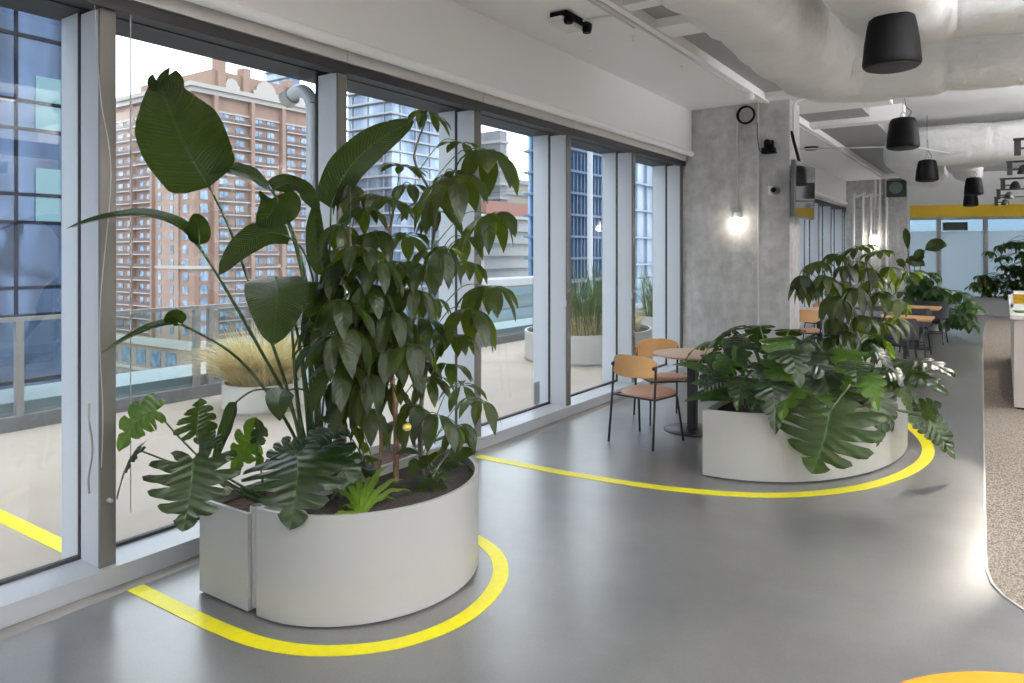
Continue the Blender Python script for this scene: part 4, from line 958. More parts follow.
def heart(t):
    x = max(0, min(1, t)) * _hl[-1]
    for k in range(len(_hl) - 1):
        if x <= _hl[k + 1]: f = (x - _hl[k]) / max(1e-9, _hl[k + 1] - _hl[k]); return HEART[k].lerp(HEART[k + 1], f)
    return HEART[-1]
def monst(bm, P0, P1, P2, n, width, nl=6, cut=.45, nr=7, rnd=random, fold=.10, droop=.25, back=.22):
    """split leaf: P0 petiole joint, P2 tip; nl lobes on each side of a heart outline, slits reaching in from the edge"""
    uvl = bm.loops.layers.uv.verify(); L = (P2 - P0).length + 1e-6; ns = 4
    for side in (-1, 1):
        e0 = .10; edges = [e0 + (1 - e0) * (k / nl) ** .95 for k in range(nl + 1)]; edges[-1] = 1.0; edges[0] = 0.0
        for k in range(nl):
            t0, t1 = edges[k], edges[k + 1]; first, last = k == 0, k == nl - 1
            gap = .46 * cut * rnd.uniform(.75, 1.25); q0 = rnd.uniform(.34, .6); ln = rnd.uniform(.93, 1.04); rows = []
            for j in range(nr + 1):
                q = j / nr; row = []
                sh = gap * min(1, max(0, q - q0) / .25)
                tipr = math.sqrt(max(0, 1 - ((q - .8) / .2) ** 2 * .92)) if q > .8 else 1
                for i in range(ns):
                    e = i / (ns - 1); lo = 0 if first else sh * .5; hi = 0 if last else sh * .5
                    ee = lo + e * (1 - lo - hi); 
                    if not (first or last): ee = .5 + (ee - .5) * (.35 + .65 * tipr)
                    elif last: ee = 1 + (ee - 1) * (.5 + .5 * tipr)
                    else: ee = ee * (.6 + .4 * tipr)
                    t = t0 + (t1 - t0) * ee; O = heart(t); yr = max(0, (t - .12) / .88) ** 1.15 * .9
                    if t > .97: yr = max(yr, .9)
                    x = O.x * q * ln; y = yr + (O.y - yr) * q * ln + .03 * math.sin(PI * q) * (1 - q)
                    tt = max(0, min(1, y)); p = bez(P0, P1, P2, tt); d = bezd(P0, P1, P2, tt); sv_ = d.cross(n)
                    sv_ = sv_.normalized() * side; m = sv_.cross(d).normalized() * side
                    if y < 0: p = p + d * (y * L)
                    X = x * width; h = fold * X - droop * width * .9 * x * x * 1.6 + .018 * width * math.sin(e * PI) * q - (.12 * width * y * y if y < 0 else 0)
                    row.append((bm.verts.new(p + sv_ * X + m * h), (.5 + side * x, max(0, min(1, (y + .2) / 1.2)))))
                rows.append(row)
            for a, b in zip(rows, rows[1:]):
                for i in range(ns - 1):
                    qd = [a[i], a[i + 1], b[i + 1], b[i]]; f = bm.faces.new([x_[0] for x_ in qd]); f.smooth = True
                    for l, x_ in zip(f.loops, qd): l[uvl].uv = x_[1]
    a = len(bm.faces); tube(bm, [bez(P0, P1, P2, t / 6) - n * .001 for t in range(7)], [.004 * (1 - t / 8) for t in range(7)], 5); bm.faces.ensure_lookup_table()
    for f in bm.faces[a:]: f.material_index = 1
def leaf_obj(bm, m, parent, name='leaf'):
    o = obj(name, bm, [m, PETI], parent, recalc=False); return o
def X_(u, v, X): return atX(u, v, X)

# ---- bird of paradise in the narrow planter
st = thing('bird_of_paradise', 'tall plant with large paddle leaves on long stalks, left in near planter', 'plant', (.5, 2.65, .42))
SB = V((.50, 2.68, .40))
def strel(base, mid, tip, n, w, pts, r=.011, ruf=.03, fold=.10, cup=.05, nv=16, tmax=1.0, seed=1, prof=p_paddle):
    rd = random.Random(seed); bm = bmesh.new()
    blade(bm, base, mid, tip, n, w, prof, 6, nv, fold, ruf, cup, rd, tmax)
    a = len(bm.faces); tube(bm, [bez(base, mid, tip, t / 10 * tmax * .97) - n * .003 for t in range(11)], [.0055 * (1 - t / 12) for t in range(11)], 6); bm.faces.ensure_lookup_table()
    for f in bm.faces[a:]: f.material_index = 1; f.smooth = True
    b0 = SB + V((rd.uniform(-.07, .07), rd.uniform(-.09, .09), 0))
    petiole(bm, [b0, *pts, base], r, .0055)
    return leaf_obj(bm, LM_STREL, st)
A = X_
n1 = nrm(A(185, 130, .2), 1, -.1, -.25)
def p_torn(t): return ((t / .10) ** .5 * .86 if t < .10 else .86 + .14 * math.sin(PI * min(1, (t - .10) / .7))) * (1 if t < .62 else 1 - .75 * ((t - .62) / .38) ** 1.5)
strel(A(209, 187, .22), A(176, 138, .17), A(160, 80, .15), n1, .44, [A(286, 385, .42), A(250, 285, .33), A(228, 225, .26)], fold=.03, ruf=.015, cup=.08, nv=24, seed=2, prof=p_torn)
for (a_, b_, c_, w_, tw) in (((157, 92), (160, 80), (170, 67), .055, -.6), ((156, 92), (150, 84), (153, 74), .05, .4), ((168, 100), (176, 84), (176, 70), .10, -.2)):
    bm = bmesh.new(); blade(bm, A(*a_, .15), A(*b_, .15), A(*c_, .15), nrm(A(*b_, .15), 1, -.1, tw), w_, p_oval, 3, 6, .1, .02, .05, random.Random(3)); leaf_obj(bm, LM_STREL, st, 'torn_leaf_tip')
strel(A(271, 190, .40), A(238, 160, .36), A(208, 174, .22), nrm(A(240, 180, .3), .35, .9, .1), .25, [A(308, 330, .48), A(300, 265, .46), A(285, 215, .43)], seed=3, fold=.15)
strel(A(273, 190, .42), A(300, 170, .44), A(318, 212, .5), nrm(A(295, 190, .4), .55, .8, 0), .20, [A(312, 330, .5), A(304, 270, .47), A(290, 225, .44)], r=.008, seed=4)
strel(A(276, 196, .42), A(284, 205, .44), A(256, 226, .46), nrm(A(270, 200, .4), .9, .2, .4), .26, [A(310, 350, .5), A(306, 300, .5), A(296, 240, .46)], r=.008, seed=5, fold=.3)
strel(A(290, 238, .5), A(258, 218, .48), A(219, 275, .46), nrm(A(250, 250, .5), .75, .65, -.1), .20, [A(318, 330, .5), A(314, 285, .5), A(304, 252, .5)], r=.007, seed=6, fold=.12)
strel(A(198, 246, .30), A(165, 195, .2), A(66, 229, .02), nrm(A(140, 220, .1), .25, .95, 0), .15, [A(292, 410, .42), A(258, 345, .38), A(224, 285, .34)], seed=7, fold=.4)
strel(A(199, 245, .30), A(200, 222, .3), A(193, 214, .28), nrm(A(198, 230, .3), .9, .1, .4), .12, [A(292, 412, .42), A(258, 347, .38), A(224, 287, .34)], r=.006, seed=8)
strel(A(178, 323, .30), A(150, 322, .2), A(101, 354, .06), nrm(A(140, 330, .2), .2, .9, 0), .10, [A(297, 442, .44), A(268, 393, .40), A(231, 352, .34)], r=.008, seed=9, fold=.4)
strel(A(182, 324, .30), A(176, 312, .3), A(164, 322, .28), nrm(A(175, 318, .3), .8, .2, .3), .09, [A(297, 443, .44), A(268, 394, .40), A(231, 353, .34)], r=.006, seed=10)
strel(A(276, 277, .62), A(279, 292, .78), A(273, 345, .84), nrm(A(275, 300, .7), 1, .25, 0), .31, [A(312, 420, .5), A(300, 345, .52), A(286, 292, .56)], seed=11, fold=.12, nv=16)
strel(A(318, 282, .55), A(322, 292, .68), A(320, 330, .72), nrm(A(320, 300, .6), 1, .3, .2), .27, [A(316, 420, .5), A(318, 350, .52)], seed=12, fold=.15)
strel(A(326, 276, .52), A(312, 240, .48), A(317, 200, .46), nrm(A(318, 240, .5), .9, 0, -.5), .15, [A(318, 420, .5), A(325, 340, .52)], seed=13, fold=.25)
strel(A(331, 208, .55), A(344, 150, .55), A(414, 121, .62), nrm(A(365, 160, .5), .85, -.25, -.55), .27, [A(318, 415, .5), A(322, 340, .5), A(329, 260, .52)], seed=14, fold=.22, nv=20)
strel(A(288, 390, .75), A(275, 388, .85), A(280, 421, .95), nrm(A(278, 400, .9), .9, .5, 0), .13, [A(322, 425, .6), A(306, 392, .7)], r=.005, seed=15, prof=p_oval)
strel(A(236, 402, .30), A(230, 425, .26), A(212, 468, .24), nrm(A(225, 430, .3), .7, .1, -.7), .13, [A(300, 440, .45), A(285, 395, .42), A(256, 390, .36)], r=.005, seed=16, fold=.3)
strel(A(348, 250, .5), A(335, 255, .55), A(328, 300, .6), nrm(A(340, 270, .6), .9, .3, -.3), .16, [A(322, 420, .5), A(335, 330, .5)], seed=17, r=.007)
strel(A(318, 290, .5), A(305, 330, .55), A(310, 360, .5), nrm(A(310, 330, .5), .9, 0, -.4), .11, [A(316, 420, .5), A(318, 350, .52)], seed=18, r=.006)
for k, (u, v) in enumerate(((300, 350), (292, 330), (322, 380))):
    bm = bmesh.new(); petiole(bm, [SB + V((.03 * k, .02 * k - .03, 0)), A(u + 8, 420, .5), A(u, v, .5)], .02, .006, 8); o = obj('stalk', bm, [PETI, PETI], st, recalc=False)

# ---- split-leaf plants around the near planter
def monst_plant(name_label, base, leaves, seed, m=LM_MONST, cat='plant', name='monstera', rp=.007):
    rd = random.Random(seed); t = thing(name, name_label, cat, tuple(base))
    for L in leaves:
        P0, P1, P2, n, w, pts, kw = L; kw = dict(kw); lm_ = LM_MBACKLIT if kw.pop('young', 0) else m
        bm = bmesh.new(); monst(bm, P0, P1, P2, n, w, rnd=rd, **kw)
        petiole(bm, [V(base) + V((rd.uniform(-.04, .04), rd.uniform(-.04, .04), 0)), *pts, P0], rp, rp * .6)
        leaf_obj(bm, lm_, t)
    return t
MB1 = V((.48, 2.36, .40))
LV = []
def ml(u0, v0, u1, v1, u2, v2, X0, X1, X2, a, b, c, w, pts=(), **kw):
    P = A((u0 + u2) / 2, (v0 + v2) / 2, (X0 + X2) / 2); LV.append((A(u0, v0, X0), A(u1, v1, X1), A(u2, v2, X2), nrm(P, a, b, c), w, list(pts), kw))
ml(156, 411, 136, 412, 119, 452, .10, .06, .03, .6, .6, -.3, .30, [A(215, 470, .35), A(182, 440, .2)], nl=5, cut=.55, young=1)
ml(139, 450, 124, 462, 117, 500, .10, .06, .05, .35, .3, -.8, .26, [A(205, 475, .35), A(165, 460, .2)], nl=5, cut=.6)
ml(197, 432, 198, 415, 200, 398, .34, .34, .36, .5, .7, .5, .24, [A(222, 480, .4), A(205, 462, .36)], nl=5, cut=.5)
ml(193, 459, 192, 492, 183, 532, .42, .52, .50, 1, .15, -.1, .43, [A(222, 485, .42), A(206, 462, .42)], nl=6, cut=.88, droop=.15)
ml(258, 441, 262, 430, 256, 418, .38, .36, .34, .9, .2, -.2, .10, [A(262, 480, .45)], nl=3, cut=.3)
ml(256, 440, 248, 440, 232, 474, .36, .34, .30, .8, .1, -.5, .28, [A(263, 482, .45)], nl=5, cut=.5, young=1)
ml(200, 445, 212, 436, 222, 450, .30, .34, .38, .5, .7, .3, .2, [A(225, 480, .4)], nl=5, cut=.5)
monst_plant('split-leaf plant leaning over the left end of the near planter', MB1, LV, 3)
LV = []
ml(297, 455, 300, 478, 290, 530, .82, 1.04, 1.02, 1, .35, -.1, .52, [A(330, 470, .75), A(315, 445, .78)], nl=6, cut=.75, droop=.3)
ml(322, 450, 345, 455, 352, 500, .78, .95, 1.0, .7, .7, .3, .30, [A(335, 470, .75)], nl=6, cut=.4)
ml(300, 452, 285, 445, 264, 470, .75, .72, .70, .6, .8, -.3, .26, [A(325, 470, .75)], nl=6, cut=.4)
ml(335, 430, 320, 432, 308, 452, .78, .80, .82, .6, .8, -.3, .22, [A(345, 460, .75)], nl=5, cut=.4)
monst_plant('dark glossy split-leaf plant hanging over the front seam of the near planters', (.86, 2.50, .45), LV, 4)

# ---- umbrella plants
def hub_leaf(parent, C0, src, L, nlf, droop, rd, m=LM_SCHEF, axis=None, wide=.40, pr=.0035, spread=2 * PI):
    bm = bmesh.new(); ax = (axis or V((rd.uniform(-.3, .3), rd.uniform(-.3, .3), 1))).normalized(); s, u = frame_at(ax); off = rd.uniform(0, 6.28)
    for k in range(nlf):
        a = off + spread * k / nlf + rd.uniform(-.12, .12); rad = (s * math.cos(a) + u * math.sin(a)); l = L * rd.uniform(.82, 1.1); dr = droop * rd.uniform(.75, 1.2)
        st_ = C0 + rad * .022 * (L / .2)
        out = math.cos(min(1.45, dr)); dn = math.sin(min(1.5, dr))
        P1 = st_ + rad * l * (.5 * out + .12) + ax * l * .10 * (1 - dn) - UP * l * .10 * dn
        P2 = st_ + rad * l * (out * .85 + .10) - UP * l * dn * .92
        nn = (rad * (.25 + dn) + ax * (1.1 - .8 * dn)).normalized()
        blade(bm, st_, P1, P2, nn, l * wide * rd.uniform(.95, 1.2), p_obov, 3, 9, rd.uniform(.1, .3), .05, .06, rd)
        tube_a = len(bm.faces); tube(bm, [C0, st_], .0022, 4, cap=False); bm.faces.ensure_lookup_table()
        for f in bm.faces[tube_a:]: f.material_index = 1
    mid = src.lerp(C0, .55) + UP * (.04 + .12 * (C0 - src).length)
    petiole(bm, [src, mid, C0], pr, pr * .8, 5, 5)
    return leaf_obj(bm, m, parent)
def on_path(P, z):
    for a, b in zip(P, P[1:]):
        if (a.z - z) * (b.z - z) <= 0 and abs(a.z - b.z) > 1e-6: return a.lerp(b, (z - a.z) / (b.z - a.z))
    return P[-1] if z > P[-1].z else P[0]
rd = random.Random(11)
t = thing('umbrella_tree', 'tall bushy umbrella plant with drooping leaf clusters, right in near planter', 'plant', (1.0, 2.95, .45))
TA = spline([(1.02, 2.98, .44), A(420, 420, 1.0), A(428, 350, .98), A(431, 270, .95), A(434, 205, .95), A(416, 165, .9), A(416, 148, .9), A(428, 115, .9)], 6)
TB = spline([(.93, 2.86, .44), A(396, 430, .92), A(393, 385, .9), A(385, 300, .85), A(390, 230, .82), A(396, 200, .8)], 6)
TC_ = spline([(.86, 2.78, .44), A(381, 440, .86), A(372, 380, .82), A(355, 300, .78), A(350, 230, .72)], 6)
def path_obj(P, r0, r1, m, parent): k = len(P); obj('stem', tb(P, [r0 + (r1 - r0) * i / (k - 1) for i in range(k)], 8), m, parent, smooth=True)
path_obj(TA, .015, .004, TRUNKG, t); path_obj(TB, .017, .006, TRUNK, t); path_obj(TC_, .011, .005, TRUNK, t)
HUBS = [  # u, v, X, L, droop, leaflets, trunk
 (428, 112, .90, .16, .75, 7, 0), (403, 166, .80, .15, .35, 9, 1), (462, 143, .95, .15, .5, 8, 0), (487, 151, 1.10, .23, 1.25, 8, 0), (386, 197, .85, .20, .6, 8, 1),
 (449, 178, 1.12, .24, 1.15, 8, 0), (350, 185, .60, .19, 1.25, 6, 2), (490, 214, 1.15, .22, 1.25, 7, 0), (412, 185, .75, .17, .8, 7, 1), (455, 172, .8, .16, .7, 7, 0),
 (441, 248, 1.15, .20, 1.2, 7, 0), (466, 238, .95, .17, .9, 7, 0), (487, 286, 1.15, .21, 1.0, 7, 0), (468, 309, 1.20, .22, 1.35, 7, 0), (405, 235, .7, .20, .8, 7, 1),
 (372, 232, .75, .20, 1.1, 8, 1), (352, 255, .75, .22, 1.2, 7, 2), (338, 278, .7, .21, 1.2, 7, 2), (395, 262, .95, .20, 1.1, 7, 1), (418, 290, 1.1, .20, 1.1, 7, 1),
 (365, 285, .95, .22, 1.25, 7, 2), (330, 312, .75, .22, 1.25, 6, 2), (390, 310, 1.05, .22, 1.2, 8, 1), (408, 344, 1.15, .22, 1.1, 8, 1), (352, 330, 1.0, .23, 1.3, 6, 2),
 (374, 335, .9, .20, 1.1, 7, 2), (436, 330, .8, .18, 1.0, 7, 0), (448, 364, 1.0, .18, .85, 8, 0), (480, 400, 1.02, .18, .95, 7, 0), (462, 385, .8, .17, .9, 7, 0),
 (428, 378, .85, .19, 1.1, 7, 0), (340, 362, .95, .22, 1.3, 6, 2), (368, 375, 1.05, .21, 1.25, 7, 2), (325, 345, .7, .20, 1.2, 6, 2), (390, 385, .8, .18, 1.1, 6, 1),
 (345, 398, .85, .18, 1.2, 6, 2), (415, 405, 1.0, .18, 1.2, 7, 0), (438, 415, 1.15, .2, 1.35, 6, 0), (460, 425, 1.1, .18, 1.25, 6, 0), (372, 410, .95, .17, 1.2, 6, 2),
 (425, 200, .75, .18, .9, 7, 0), (340, 225, .62, .20, 1.2, 6, 2), (362, 208, .65, .17, .9, 7, 2), (440, 212, .85, .18, .9, 7, 0), (400, 290, .7, .2, 1.1, 7, 1),
 (350, 300, .6, .2, 1.2, 7, 2), (318, 330, .62, .2, 1.3, 6, 2), (455, 335, 1.05, .17, 1.1, 6, 0), (470, 262, .85, .17, 1.0, 7, 0), (380, 350, .75, .2, 1.1, 7, 1), (400, 420, .8, .17, 1.2, 6, 1),
 (358, 246, .9, .21, 1.2, 7, 2), (378, 262, 1.0, .2, 1.1, 8, 1), (342, 300, .9, .22, 1.25, 7, 2), (410, 262, .85, .19, 1.0, 8, 1), (425, 265, 1.1, .19, 1.1, 7, 0), (360, 312, .85, .22, 1.2, 8, 2),
 (382, 288, .8, .2, 1.1, 8, 1), (332, 335, .95, .22, 1.25, 7, 2), (400, 322, .85, .2, 1.1, 8, 1), (420, 318, .95, .19, 1.1, 7, 0), (350, 350, .8, .22, 1.2, 7, 2), (376, 315, .7, .2, 1.1, 7, 1), (392, 350, 1.1, .2, 1.2, 8, 1), (430, 300, .8, .18, 1.0, 7, 0), (362, 365, .85, .2, 1.2, 7, 2), (415, 365, .95, .19, 1.1, 7, 1), (338, 380, .8, .2, 1.3, 7, 2)]
TT = (TA, TB, TC_)
for (u, v, X, L, dr, nl_, tr) in HUBS:
    C0 = A(u, v, X); src = on_path(TT[tr], C0.z - .10 - .3 * (C0 - on_path(TT[tr], C0.z)).length)
    hub_leaf(t, C0, src, L * (1.30 if X >= 1.1 and u > 440 and v < 330 else 1.10), nl_ + rd.choice((0, 1)), dr * rd.uniform(.7, 1.05), rd, wide=.36)
# lance-leaved filler plant, right side of the soil
def lance_plant(label, base, tips, w, seed, m=LM_PEACE, name='peace_lily', arch=.45, prof=p_lance, ruf=.06, sub=.38):
    rd = random.Random(seed); t = thing(name, label, 'plant', tuple(base))
    for q in tips:
        tip = V(q[:3]) if not isinstance(q, Vector) else q; b = V(base) + V((rd.uniform(-.05, .05), rd.uniform(-.05, .05), 0))
        L = (tip - b).length; mid = b.lerp(tip, sub) + UP * L * arch * .6; bm = bmesh.new()
        P0 = bez(b, mid + UP * L * .1, tip, .42); d = (tip - P0); n = (UP * .8 + (CAM - P0).normalized() * .5 + V((rd.uniform(-.3, .3), rd.uniform(-.3, .3), 0)))
        n = (n - d.normalized() * n.dot(d.normalized())).normalized()
        blade(bm, P0, P0.lerp(tip, .5) + UP * L * .12, tip, n, w * rd.uniform(.8, 1.15), prof, 3, 10, .22, ruf, .05, rd)
        petiole(bm, [b, bez(b, mid + UP * L * .1, tip, .2), P0], .005, .0035, 5); leaf_obj(bm, m, t)
    return t
lance_plant('low plant with hanging narrow leaves at the right end of the near soil', (1.08, 2.98, .45),
    [A(440, 502, 1.26), A(425, 490, 1.2), A(455, 478, 1.22), A(478, 452, 1.2), A(484, 440, 1.1), A(470, 436, 1.0), A(408, 480, 1.25), A(446, 452, 1.25), A(462, 466, 1.2), A(430, 455, 1.2), A(416, 500, 1.15), A(472, 468, 1.15), A(395, 455, 1.1)], .09, 5, LM_SCHEF, 'hanging_leaf_plant')
lance_plant('dark leafy plant low in the middle of the near planters', (.72, 2.85, .44),
    [A(352, 470, .9), A(368, 482, .95), A(340, 455, .85), A(380, 460, 1.0), A(360, 440, .8), A(330, 470, .7), A(318, 420, .7), A(338, 402, .75), A(352, 425, .95), A(322, 396, .8), A(365, 395, .95)], .11, 6, LM_SCHEF, 'dark_leaf_plant')
FB = flo(362, 516, .475)
def strap_fern(label, base, tips, seed):
    rd = random.Random(seed); t = thing('bird_nest_fern', label, 'fern', tuple(base))
    for tip in tips:
        bm = bmesh.new(); b = V(base); L = (tip - b).length; n = (UP + (CAM - b).normalized() * .6).normalized()
        blade(bm, b, b.lerp(tip, .5) + UP * L * .28, tip, n, .034, lambda t: (.25 + .75 * math.sin(PI * min(1, t) ** .9)) * (1 if t < .97 else .4), 3, 14, .3, .30, 0, rd)
        leaf_obj(bm, LM_FERN, t)
strap_fern('small bright lime-green fern at the front of the near planter', FB, [A(322, 524, 1.0), A(330, 492, .85), A(342, 484, .85), A(356, 474, .85), A(372, 478, .9), A(388, 468, .95), A(404, 480, 1.1), A(412, 492, 1.15), A(396, 500, 1.12), A(340, 508, .98), A(352, 490, 1.0), A(378, 490, 1.05), A(366, 486, 1.05), A(336, 528, 1.06)], 7)
# small yellow tag/bloom among the leaves
tag(obj('yellow_plant_tag', lathe(bmesh.new(), A(407, 427, 1.15), [(0, -.02), (.018, -.014), (.024, 0), (.018, .014), (0, .02)], 14), mat('mustard', (.55, .42, .08), .6), smooth=True), 'small mustard yellow ball among the stems of the near planter', 'ornament')

# ---- long planter
def rnd_monst(t, rd, base, u, v, Y, size, m=LM_MONST, tilt=None, nl=6):
    P0 = at(u, v, Y); out = (P0 - V(base)); out.z = 0; out = out.normalized() if out.length > .01 else V((1, 0, 0))
    out = (out + V((rd.uniform(-.6, .6), rd.uniform(-.6, .6), 0))).normalized(); dn = rd.uniform(.2, 1.1) if tilt is None else tilt
    d = (out * math.cos(dn) - UP * math.sin(dn)); L = size * rd.uniform(.85, 1.1)
    P2 = P0 + d * L - UP * L * .15; P1 = P0 + out * L * .45 + UP * L * .08; n = (UP * math.cos(dn) + out * math.sin(dn) + (CAM - P0).normalized() * .25).normalized()
    bm = bmesh.new(); monst(bm, P0, P1, P2, n, L * rd.uniform(.85, 1.0), nl=nl, cut=rd.uniform(.3, .5), nr=5, rnd=rd)
    petiole(bm, [V(base) + V((rd.uniform(-.15, .15), rd.uniform(-.2, .2), 0)), V(base).lerp(P0, .6) + UP * .12, P0], .009, .006, 6); leaf_obj(bm, LM_MBACKLIT if rd.random() < .22 else m, t)
rd = random.Random(21)
t = thing('monstera', 'wide dark split-leaf plant filling the left half of the long planter', 'plant', (2.05, 6.2, .46)); b = (2.05, 6.15, .45)
for (u, v, Y, sz) in ((735, 330, 6.2, .34), (760, 326, 6.3, .34), (720, 342, 6.1, .30), (748, 342, 5.9, .36), (775, 338, 6.0, .36), (795, 345, 6.2, .34), (735, 358, 5.8, .34), (758, 362, 5.65, .38), (785, 362, 5.7, .36),
                      (805, 362, 5.9, .34), (770, 382, 5.5, .34), (745, 378, 5.55, .30), (795, 385, 5.6, .32), (722, 368, 5.8, .28), (712, 355, 6.0, .26), (766, 348, 6.5, .3), (790, 330, 6.6, .3), (815, 380, 5.8, .3),
                      (765, 392, 5.45, .22), (742, 335, 6.6, .3), (708, 345, 6.3, .24), (728, 382, 5.6, .24), (785, 350, 5.6, .3)): rnd_monst(t, rd, b, u, v, Y, sz)
t = thing('monstera', 'dark split-leaf plant in the middle of the long planter with huge hanging leaf', 'plant', (2.45, 6.4, .46)); b = (2.5, 6.45, .45)
for (u, v, Y, sz) in ((825, 352, 6.3, .34), (850, 350, 6.2, .36), (872, 352, 6.4, .34), (835, 372, 5.9, .34), (860, 374, 5.9, .36), (885, 372, 6.3, .34), (845, 390, 5.8, .3), (870, 392, 5.9, .3), (892, 385, 6.5, .28), (820, 395, 5.7, .24),
                      (840, 335, 6.6, .3), (870, 335, 6.7, .3), (895, 358, 6.9, .3), (812, 340, 6.5, .3), (855, 362, 5.7, .3), (880, 398, 6.1, .24)): rnd_monst(t, rd, b, u, v, Y, sz)
def spec_m(t, u0, v0, u1, v1, u2, v2, Y0_, Y1_, Y2_, a, b_, c, w, pts, base, **kw):
    P0, P1, P2 = at(u0, v0, Y0_), at(u1, v1, Y1_), at(u2, v2, Y2_); bm = bmesh.new(); monst(bm, P0, P1, P2, nrm(P0, a, b_, c), w, rnd=rd, **kw); petiole(bm, [V(base), *pts, P0], .011, .007, 6); leaf_obj(bm, LM_MONST, t)
spec_m(t, 830, 410, 826, 440, 812, 474, 5.50, 5.38, 5.36, 1, .25, -.15, .74, [at(850, 385, 5.9)], b, nl=6, cut=.62, droop=.12, back=.35, fold=.05)
spec_m(t, 879, 411, 886, 425, 876, 447, 5.95, 5.85, 5.85, .6, .2, .8, .30, [at(868, 392, 6.1)], b, nl=6, cut=.4)
spec_m(t, 884, 368, 918, 350, 955, 378, 6.7, 6.6, 6.5, .25, 1, .1, .62, [at(868, 372, 6.5)], b, nl=6, cut=1.0, droop=.5)
spec_m(t, 886, 376, 915, 366, 948, 396, 6.5, 6.4, 6.3, .3, 1, .1, .55, [at(868, 380, 6.4)], b, nl=6, cut=1.0, droop=.5)
spec_m(t, 922, 413, 928, 405, 942, 404, 6.4, 6.4, 6.45, .7, .5, -.3, .24, [at(870, 402, 6.2), at(900, 410, 6.3)], b, nl=5, cut=.4)
spec_m(t, 922, 415, 938, 428, 955, 460, 6.42, 6.42, 6.42, .75, .5, .1, .26, [at(870, 404, 6.2), at(900, 411, 6.3)], b, nl=8, cut=.3)
lance_plant('glossy lance-leaved plant at the left corner of the long planter', (1.95, 5.75, .45),
    [at(672, 365, 5.8), at(690, 384, 5.65), at(684, 402, 5.6), at(700, 402, 5.5), at(704, 372, 5.7), at(712, 352, 5.9), at(722, 338, 6.0), at(733, 345, 5.8), at(716, 398, 5.5), at(735, 400, 5.4), at(745, 392, 5.45), at(700, 355, 5.9), at(728, 365, 5.6), at(708, 388, 5.5), at(752, 372, 5.6)], .16, 8)
rd = random.Random(31)
t = thing('umbrella_tree', 'umbrella plant rising above the long planter, in front of the far window', 'plant', (2.5, 7.2, .46))
T1 = spline([(2.45, 7.1, .45), at(858, 370, 7.1), at(855, 320, 7.1), at(850, 280, 7.1), at(848, 256, 7.1)], 6); T2 = spline([(2.6, 7.3, .45), at(872, 370, 7.3), at(872, 310, 7.3), at(866, 262, 7.3)], 6); T3 = spline([(2.35, 7.0, .45), at(838, 370, 7.0), at(828, 310, 7.0), at(824, 270, 7.0)], 6)
for T_ in (T1, T2, T3): path_obj(T_, .014, .006, TRUNKG, t)
for (u, v, Y, L, dr, nl_, tr) in ((816, 262, 7.0, .19, 1.0, 7, 2), (836, 254, 7.1, .17, .8, 7, 0), (858, 247, 7.1, .17, .6, 7, 0), (878, 251, 7.3, .17, .6, 7, 1), (802, 276, 6.9, .2, 1.2, 7, 2), (826, 276, 6.8, .2, 1.15, 8, 2),
   (846, 266, 7.0, .2, 1.0, 8, 0), (868, 268, 7.2, .2, 1.0, 7, 1), (890, 268, 7.3, .2, .9, 7, 1), (908, 272, 7.3, .2, .85, 5, 1), (805, 284, 6.9, .2, 1.25, 7, 2), (832, 296, 6.8, .22, 1.2, 8, 2), (856, 288, 6.9, .22, 1.15, 8, 0),
   (880, 292, 7.1, .2, 1.15, 7, 1), (897, 300, 7.1, .19, 1.1, 7, 1), (836, 318, 6.8, .2, 1.25, 7, 2), (842, 300, 6.6, .22, 1.35, 8, 0), (864, 316, 6.8, .22, 1.25, 7, 1), (884, 322, 6.9, .2, 1.2, 7, 1), (848, 332, 6.7, .22, 1.25, 7, 0), (828, 338, 6.8, .2, 1.2, 7, 2), (872, 338, 6.8, .2, 1.2, 7, 1), (898, 318, 7.2, .18, 1.1, 6, 1), (858, 262, 7.5, .18, 1.0, 7, 0), (812, 282, 7.3, .18, 1.1, 7, 2), (840, 282, 7.5, .2, 1.1, 7, 0), (874, 280, 7.6, .19, 1.1, 7, 1)):
    C0 = at(u, v, Y); T_ = (T1, T2, T3)[tr]; hub_leaf(t, C0, on_path(T_, C0.z - .12), L * 1.08, nl_ + 1, dr * rd.uniform(.8, 1.05), rd, wide=.34)

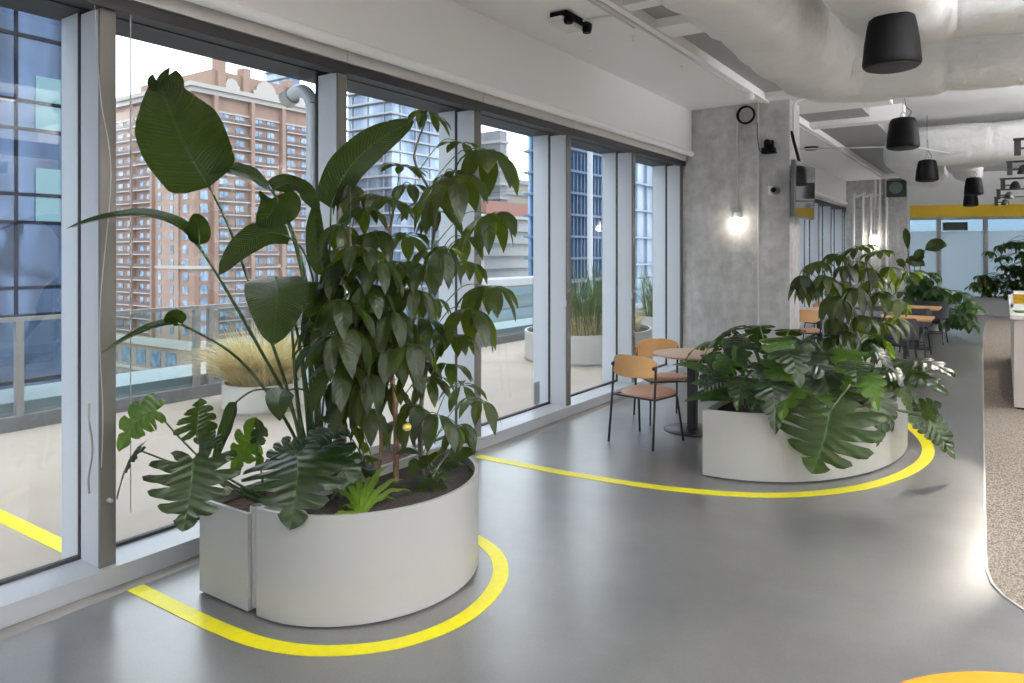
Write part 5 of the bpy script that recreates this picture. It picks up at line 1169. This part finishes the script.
# ---- far planters and their plants
ou = lambda cx, cy, rx, ry: [(cx + rx * math.cos(2 * PI * k / 40), cy + ry * math.sin(2 * PI * k / 40)) for k in range(40)]
t = thing('curved_planter', 'white planter beneath the leafy plant behind the black chairs', 'planter', (1.9, 18.0, 0)); shell_planter(t, ou(1.55, 18.6, .95, 1.3), .45, SOIL)
t = thing('curved_planter', 'farthest white planter, below the yellow beam beside the counter', 'planter', (3.9, 23.6, 0)); shell_planter(t, [(2.75, 23.55), (5.6, 23.0), (6.2, 24.0), (3.4, 24.55)], .50, SOIL)
rd = random.Random(41)
t = thing('leafy_climber', 'dense leafy plant with trailing right branch behind the black chairs', 'plant', (1.9, 18, .42)); b = V((1.9, 18.2, .42))
for k in range(88):
    if k < 56: u, v = rd.uniform(903, 942), rd.uniform(272, 318)
    else: u, v = rd.uniform(938, 975), rd.uniform(288, 326)
    if v < 285 and abs(u - 925) > 14: v += 18
    Y = 17.5 + rd.uniform(-.5, .6); C0 = at(u, v, Y); src = b.lerp(C0, .6)
    hub_leaf(t, C0, src, .24, 6, rd.uniform(.5, 1.2), rd, LM_PEACE, wide=.5, pr=.008)
for (u0, v0, u2, v2, w) in ((925, 250, 947, 246, .34), (905, 262, 925, 266, .3), (908, 250, 905, 228, .16), (915, 262, 925, 252, .25), (904, 268, 896, 262, .2)):
    bm = bmesh.new(); P0, P2 = at(u0, v0, 17.8), at(u2, v2, 17.8); blade(bm, P0, P0.lerp(P2, .5) + UP * .12, P2, nrm(P0, .8, .4, .1), w, p_oval, 3, 8, .15, .02, .05, rd)
    petiole(bm, [b, at(912, 300, 17.9), P0], .02, .01); leaf_obj(bm, LM_STREL, t)
rd = random.Random(51)
t = thing('umbrella_tree', 'farthest umbrella plant at the right edge, in the farthest planter', 'plant', (3.9, 23.6, .45)); b = V((4.0, 23.6, .45))
T_ = [b, at(1000, 262, 23.5), at(1004, 242, 23.5)]; path_obj(T_, .03, .012, TRUNKG, t); path_obj([V((3.3, 23.7, .45)), at(980, 284, 23.5)], .02, .01, TRUNKG, t); path_obj([V((4.6, 23.5, .45)), at(1030, 250, 23.5)], .02, .01, TRUNKG, t)
for k in range(80):
    if k < 16: u, v = rd.uniform(973, 992), rd.uniform(274, 294)
    else: v = rd.uniform(238, 294); u = rd.uniform(986 + max(0, 262 - v) * .3, 1045)
    C0 = at(u, v, 23.3 + rd.uniform(-.5, .5)); hub_leaf(t, C0, on_path(T_, C0.z - .15), .28, 6, rd.uniform(.5, 1.1), rd, LM_SCHEF, pr=.008)
